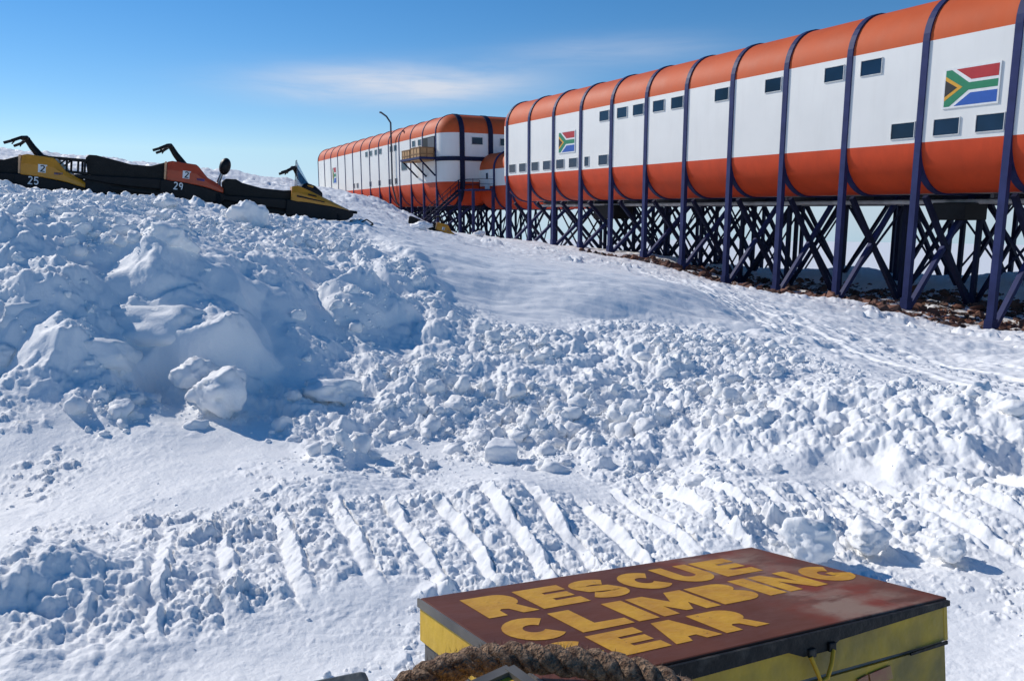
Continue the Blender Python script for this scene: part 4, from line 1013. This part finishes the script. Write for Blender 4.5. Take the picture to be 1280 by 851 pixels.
# rope, second case, grey case and the sledge deck that carry them
def rope_obj():
    e = empty('rope', (0, 0, 0))
    pix = [(470, 905, 1.00), (500, 866, 1.02), (540, 842, 1.03), (590, 827, 1.04), (640, 822, 1.04), (700, 825, 1.03), (760, 833, 1.02), (810, 846, 1.0), (860, 870, .98), (910, 908, .95)]
    cps = [c2w(camv(a, b).normalized()*(d/ (camv(a, b).normalized().z))) for a, b, d in pix]
    # Catmull-Rom
    pts = []
    for i in range(len(cps)-1):
        p0, p1, p2, p3 = cps[max(i-1, 0)], cps[i], cps[i+1], cps[min(i+2, len(cps)-1)]
        for k in range(16):
            t = k/16; pts.append(.5*((2*p1)+(p2-p0)*t+(2*p0-5*p1+4*p2-p3)*t*t+(3*p1-p0-3*p2+p3)*t**3))
    e.location = pts[len(pts)//2]; o = Vector(e.location)
    fr = []; prev = None; ln = 0
    for i, p in enumerate(pts):
        t = (pts[min(i+1, len(pts)-1)]-pts[max(i-1, 0)]).normalized()
        u_ = t.orthogonal().normalized() if prev is None else (prev-t*prev.dot(t)).normalized(); prev = u_
        if i: ln += (p-pts[i-1]).length
        fr.append((p, u_, t.cross(u_), ln))
    for k in range(3):
        st_ = []
        for p, u_, w_, l in fr:
            a = 2*math.pi*(k/3+l/.085); st_.append(p-o+(u_*math.cos(a)+w_*math.sin(a))*(.0098+.0006*math.sin(l*37+k*2)))
        mb = MB(); mb.tube(st_, [.0102+.0009*math.sin(q*.9+k)+.0006*math.sin(q*2.3+k*2) for q in range(len(st_))], 20)
        # fibres: roughen
        mb.v = [tuple(Vector(v)+Vector(v).normalized()*.0016*mnoise.noise(Vector(v)*300)) for v in mb.v]
        mb.build('strand', M['rope'], e)
    fz = MB(); rg_ = random.Random(5)
    for q in range(1800):
        p, u_, w_, l = fr[rg_.randrange(len(fr))]; a = rg_.uniform(0, 6.28); d = (u_*math.cos(a)+w_*math.sin(a)); s_ = p-o+d*.0185
        tdir = Vector((rg_.uniform(-1, 1), rg_.uniform(-1, 1), rg_.uniform(-1, 1))).normalized()
        e_ = s_+d*rg_.uniform(.001, .006)+tdir*rg_.uniform(.003, .010); sd = d.cross(tdir).normalized()*.0004
        fz.add([s_+sd, s_-sd, e_], [(0, 1, 2)])
    fs = fz.build('loose_fibres', M['rope'], e); fs['kind'] = 'stuff'
    return e
tag(rope_obj(), 'thick brown twisted hemp rope looped in front of the lettered box', 'rope')
rotB = box.rotation_euler.copy()
def case(name, px, py, d, sx, sy, sz, rz, m_body, m_edge, label, corner=(1, 1)):
    p = c2w(camv(px, py).normalized()*(d/camv(px, py).normalized().z)); e = empty(name, (p.x, p.y, p.z-sz), (0, 0, rz)); tag(e, label, 'case')
    cx = -sx/2*corner[0]; cy = -sy/2*corner[1]
    MB().box((cx, cy, sz/2), (sx, sy, sz), bev=.008).build('case_body', m_body, e)
    mb = MB(); r = .008
    for a, b in (((0, 0), (-sx*corner[0], 0)), ((0, 0), (0, -sy*corner[1])), ((-sx*corner[0], 0), (-sx*corner[0], -sy*corner[1])), ((0, -sy*corner[1]), (-sx*corner[0], -sy*corner[1]))): mb.bar((a[0], a[1], sz+.001*len(mb.v)/8), (b[0], b[1], sz+.001*len(mb.v)/8), .014, .012)
    if m_edge: mb.build('case_trim', m_edge, e)
    return e
case('equipment_case', 637, 839, .98, .36, .3, .45, R(38), M['boxyellow'], M['boxgrey'], 'yellow case corner showing under the rope', (1, 1))
case('equipment_case', 458, 834, .98, .3, .26, .45, R(20), M['boxdark'], None, 'dark grey case top at the bottom edge left of the rope', (1, 1))
# sledge
c0 = box.matrix_basis @ Vector((LX/2, LY/2, -.078-HB)) if False else None
bm_ = Matrix.LocRotScale(box.location, box.rotation_euler, None)
c0 = bm_ @ Vector((LX/2, LY/2-.18, -.078-HB-.02))
sl = empty('cargo_sledge', tuple(c0)); sl.rotation_euler = box.rotation_euler
tag(sl, 'wooden cargo sledge under the lettered box at the bottom of the picture', 'sledge')
dk = MB()
for k in range(6): dk.box((0, -.30+.125*k, -.012), (LX*.93, .118, .03))
dk.build('deck', M['wood'], sl, .004)
rn = MB()
for sx_ in (-.3, .3):
    rn.prism([(-.36, -.60), (.36, -.60), (.48, -.45), (.46, -.42), (.34, -.54), (-.36, -.54)], sx_-.03, sx_+.03, tf=lambda x, y, z: (y, x, z))
    for yy in (-.25, .2): rn.bar((sx_, yy, -.56), (sx_, yy, -.03), .05)
rn.build('runner', M['wood'], sl)

# ------------------------------------------------------------------ sky, sun, camera
SUN_AZ = Vector((-.82, .57)).normalized(); EL = R(34)
w = bpy.data.worlds.new('World'); S.world = w; w.use_nodes = True; N = w.node_tree.nodes; L = w.node_tree.links
bg = N['Background']; bg.inputs['Strength'].default_value = .15
sky = N.new('ShaderNodeTexSky'); sky.sky_type = 'NISHITA'; sky.sun_disc = False; sky.sun_elevation = EL
sky.sun_rotation = math.atan2(SUN_AZ.x, SUN_AZ.y); sky.altitude = 850; sky.air_density = 1.0; sky.dust_density = 0.0; sky.ozone_density = 3.6
tc = N.new('ShaderNodeTexCoord'); sp = N.new('ShaderNodeSeparateXYZ'); L.new(tc.outputs['Generated'], sp.inputs['Vector'])
def mth(op, a, b=None, c=None):
    n = N.new('ShaderNodeMath'); n.operation = op
    for i, q in enumerate((a, b, c)):
        if q is None: continue
        if isinstance(q, (int, float)): n.inputs[i].default_value = q
        else: L.new(q, n.inputs[i])
    return n.outputs[0]
zc_ = mth('MAXIMUM', sp.outputs['Z'], .07); cb = N.new('ShaderNodeCombineXYZ'); L.new(sp.outputs['X'], cb.inputs['X']); L.new(sp.outputs['Y'], cb.inputs['Y']); L.new(zc_, cb.inputs['Z']); L.new(cb.outputs[0], sky.inputs['Vector'])
azn = mth('ARCTAN2', sp.outputs['X'], sp.outputs['Y']); eln = mth('ARCSINE', sp.outputs['Z'])
def gauss(v, c, s_): 
    q = mth('DIVIDE', mth('SUBTRACT', v, c), s_); return mth('EXPONENT', mth('MULTIPLY', mth('MULTIPLY', q, q), -1.0))
cv = N.new('ShaderNodeCombineXYZ'); L.new(mth('MULTIPLY', azn, 5.0), cv.inputs['X']); L.new(mth('MULTIPLY', eln, 38.0), cv.inputs['Y'])
nz = N.new('ShaderNodeTexNoise'); nz.inputs['Scale'].default_value = 1.3; nz.inputs['Detail'].default_value = 7; nz.inputs['Roughness'].default_value = .6; nz.inputs['Distortion'].default_value = .4; L.new(cv.outputs[0], nz.inputs['Vector'])
nzm = N.new('ShaderNodeMapRange'); nzm.inputs['From Min'].default_value = .32; nzm.inputs['From Max'].default_value = .62; L.new(nz.outputs['Fac'], nzm.inputs['Value'])
c1 = mth('MULTIPLY', gauss(azn, R(-8), R(8.2)), gauss(mth('SUBTRACT', eln, mth('MULTIPLY', azn, .02)), R(8.7), R(1.15)))
c2 = mth('MULTIPLY', mth('MULTIPLY', gauss(azn, R(7), R(7)), gauss(mth('SUBTRACT', eln, mth('MULTIPLY', azn, .02)), R(10.6), R(.9))), .28)
c3 = mth('MULTIPLY', gauss(eln, R(0), R(3.2)), .42)
cm = mth('MINIMUM', mth('ADD', mth('MULTIPLY', mth('ADD', c1, c2), mth('ADD', mth('MULTIPLY', nzm.outputs[0], .6), .45)), c3), .8)
mix = N.new('ShaderNodeMix'); mix.data_type = 'RGBA'; L.new(cm, mix.inputs['Factor']); hs = N.new('ShaderNodeHueSaturation'); hs.inputs['Saturation'].default_value = 1.3; hs.inputs['Value'].default_value = .75; L.new(sky.outputs['Color'], hs.inputs['Color']); tn_ = N.new('ShaderNodeMix'); tn_.data_type = 'RGBA'; tn_.blend_type = 'MULTIPLY'; tn_.inputs['Factor'].default_value = 1; tn_.inputs['B'].default_value = (1.03, .985, 1.0, 1); L.new(hs.outputs['Color'], tn_.inputs['A']); L.new(tn_.outputs['Result'], mix.inputs['A']); mix.inputs['B'].default_value = (5.4, 5.5, 5.9, 1)
L.new(mix.outputs['Result'], bg.inputs['Color'])
ld = bpy.data.lights.new('sun', 'SUN'); ld.energy = 3.8; ld.angle = R(.53); ld.color = (1, .945, .865)
so = bpy.data.objects.new('sun', ld); COL.objects.link(so)
sd = Vector((SUN_AZ.x*math.cos(EL), SUN_AZ.y*math.cos(EL), math.sin(EL))); so.rotation_euler = sd.to_track_quat('Z', 'Y').to_euler(); so.location = sd*80
cd = bpy.data.cameras.new('camera'); cd.sensor_width = 36; cd.lens = F/1280*36; cd.clip_start = .05; cd.clip_end = 120000
co = bpy.data.objects.new('camera', cd); COL.objects.link(co); co.rotation_euler = (R(90)-PIT, 0, 0); S.camera = co
cd.dof.use_dof = False
S.view_settings.view_transform = 'Standard'; S.view_settings.look = 'None'; S.view_settings.gamma = 1; S.view_settings.exposure = -.10
S.cycles.max_bounces = 8; S.cycles.diffuse_bounces = 6; S.cycles.glossy_bounces = 3
S.cycles.use_denoising = True
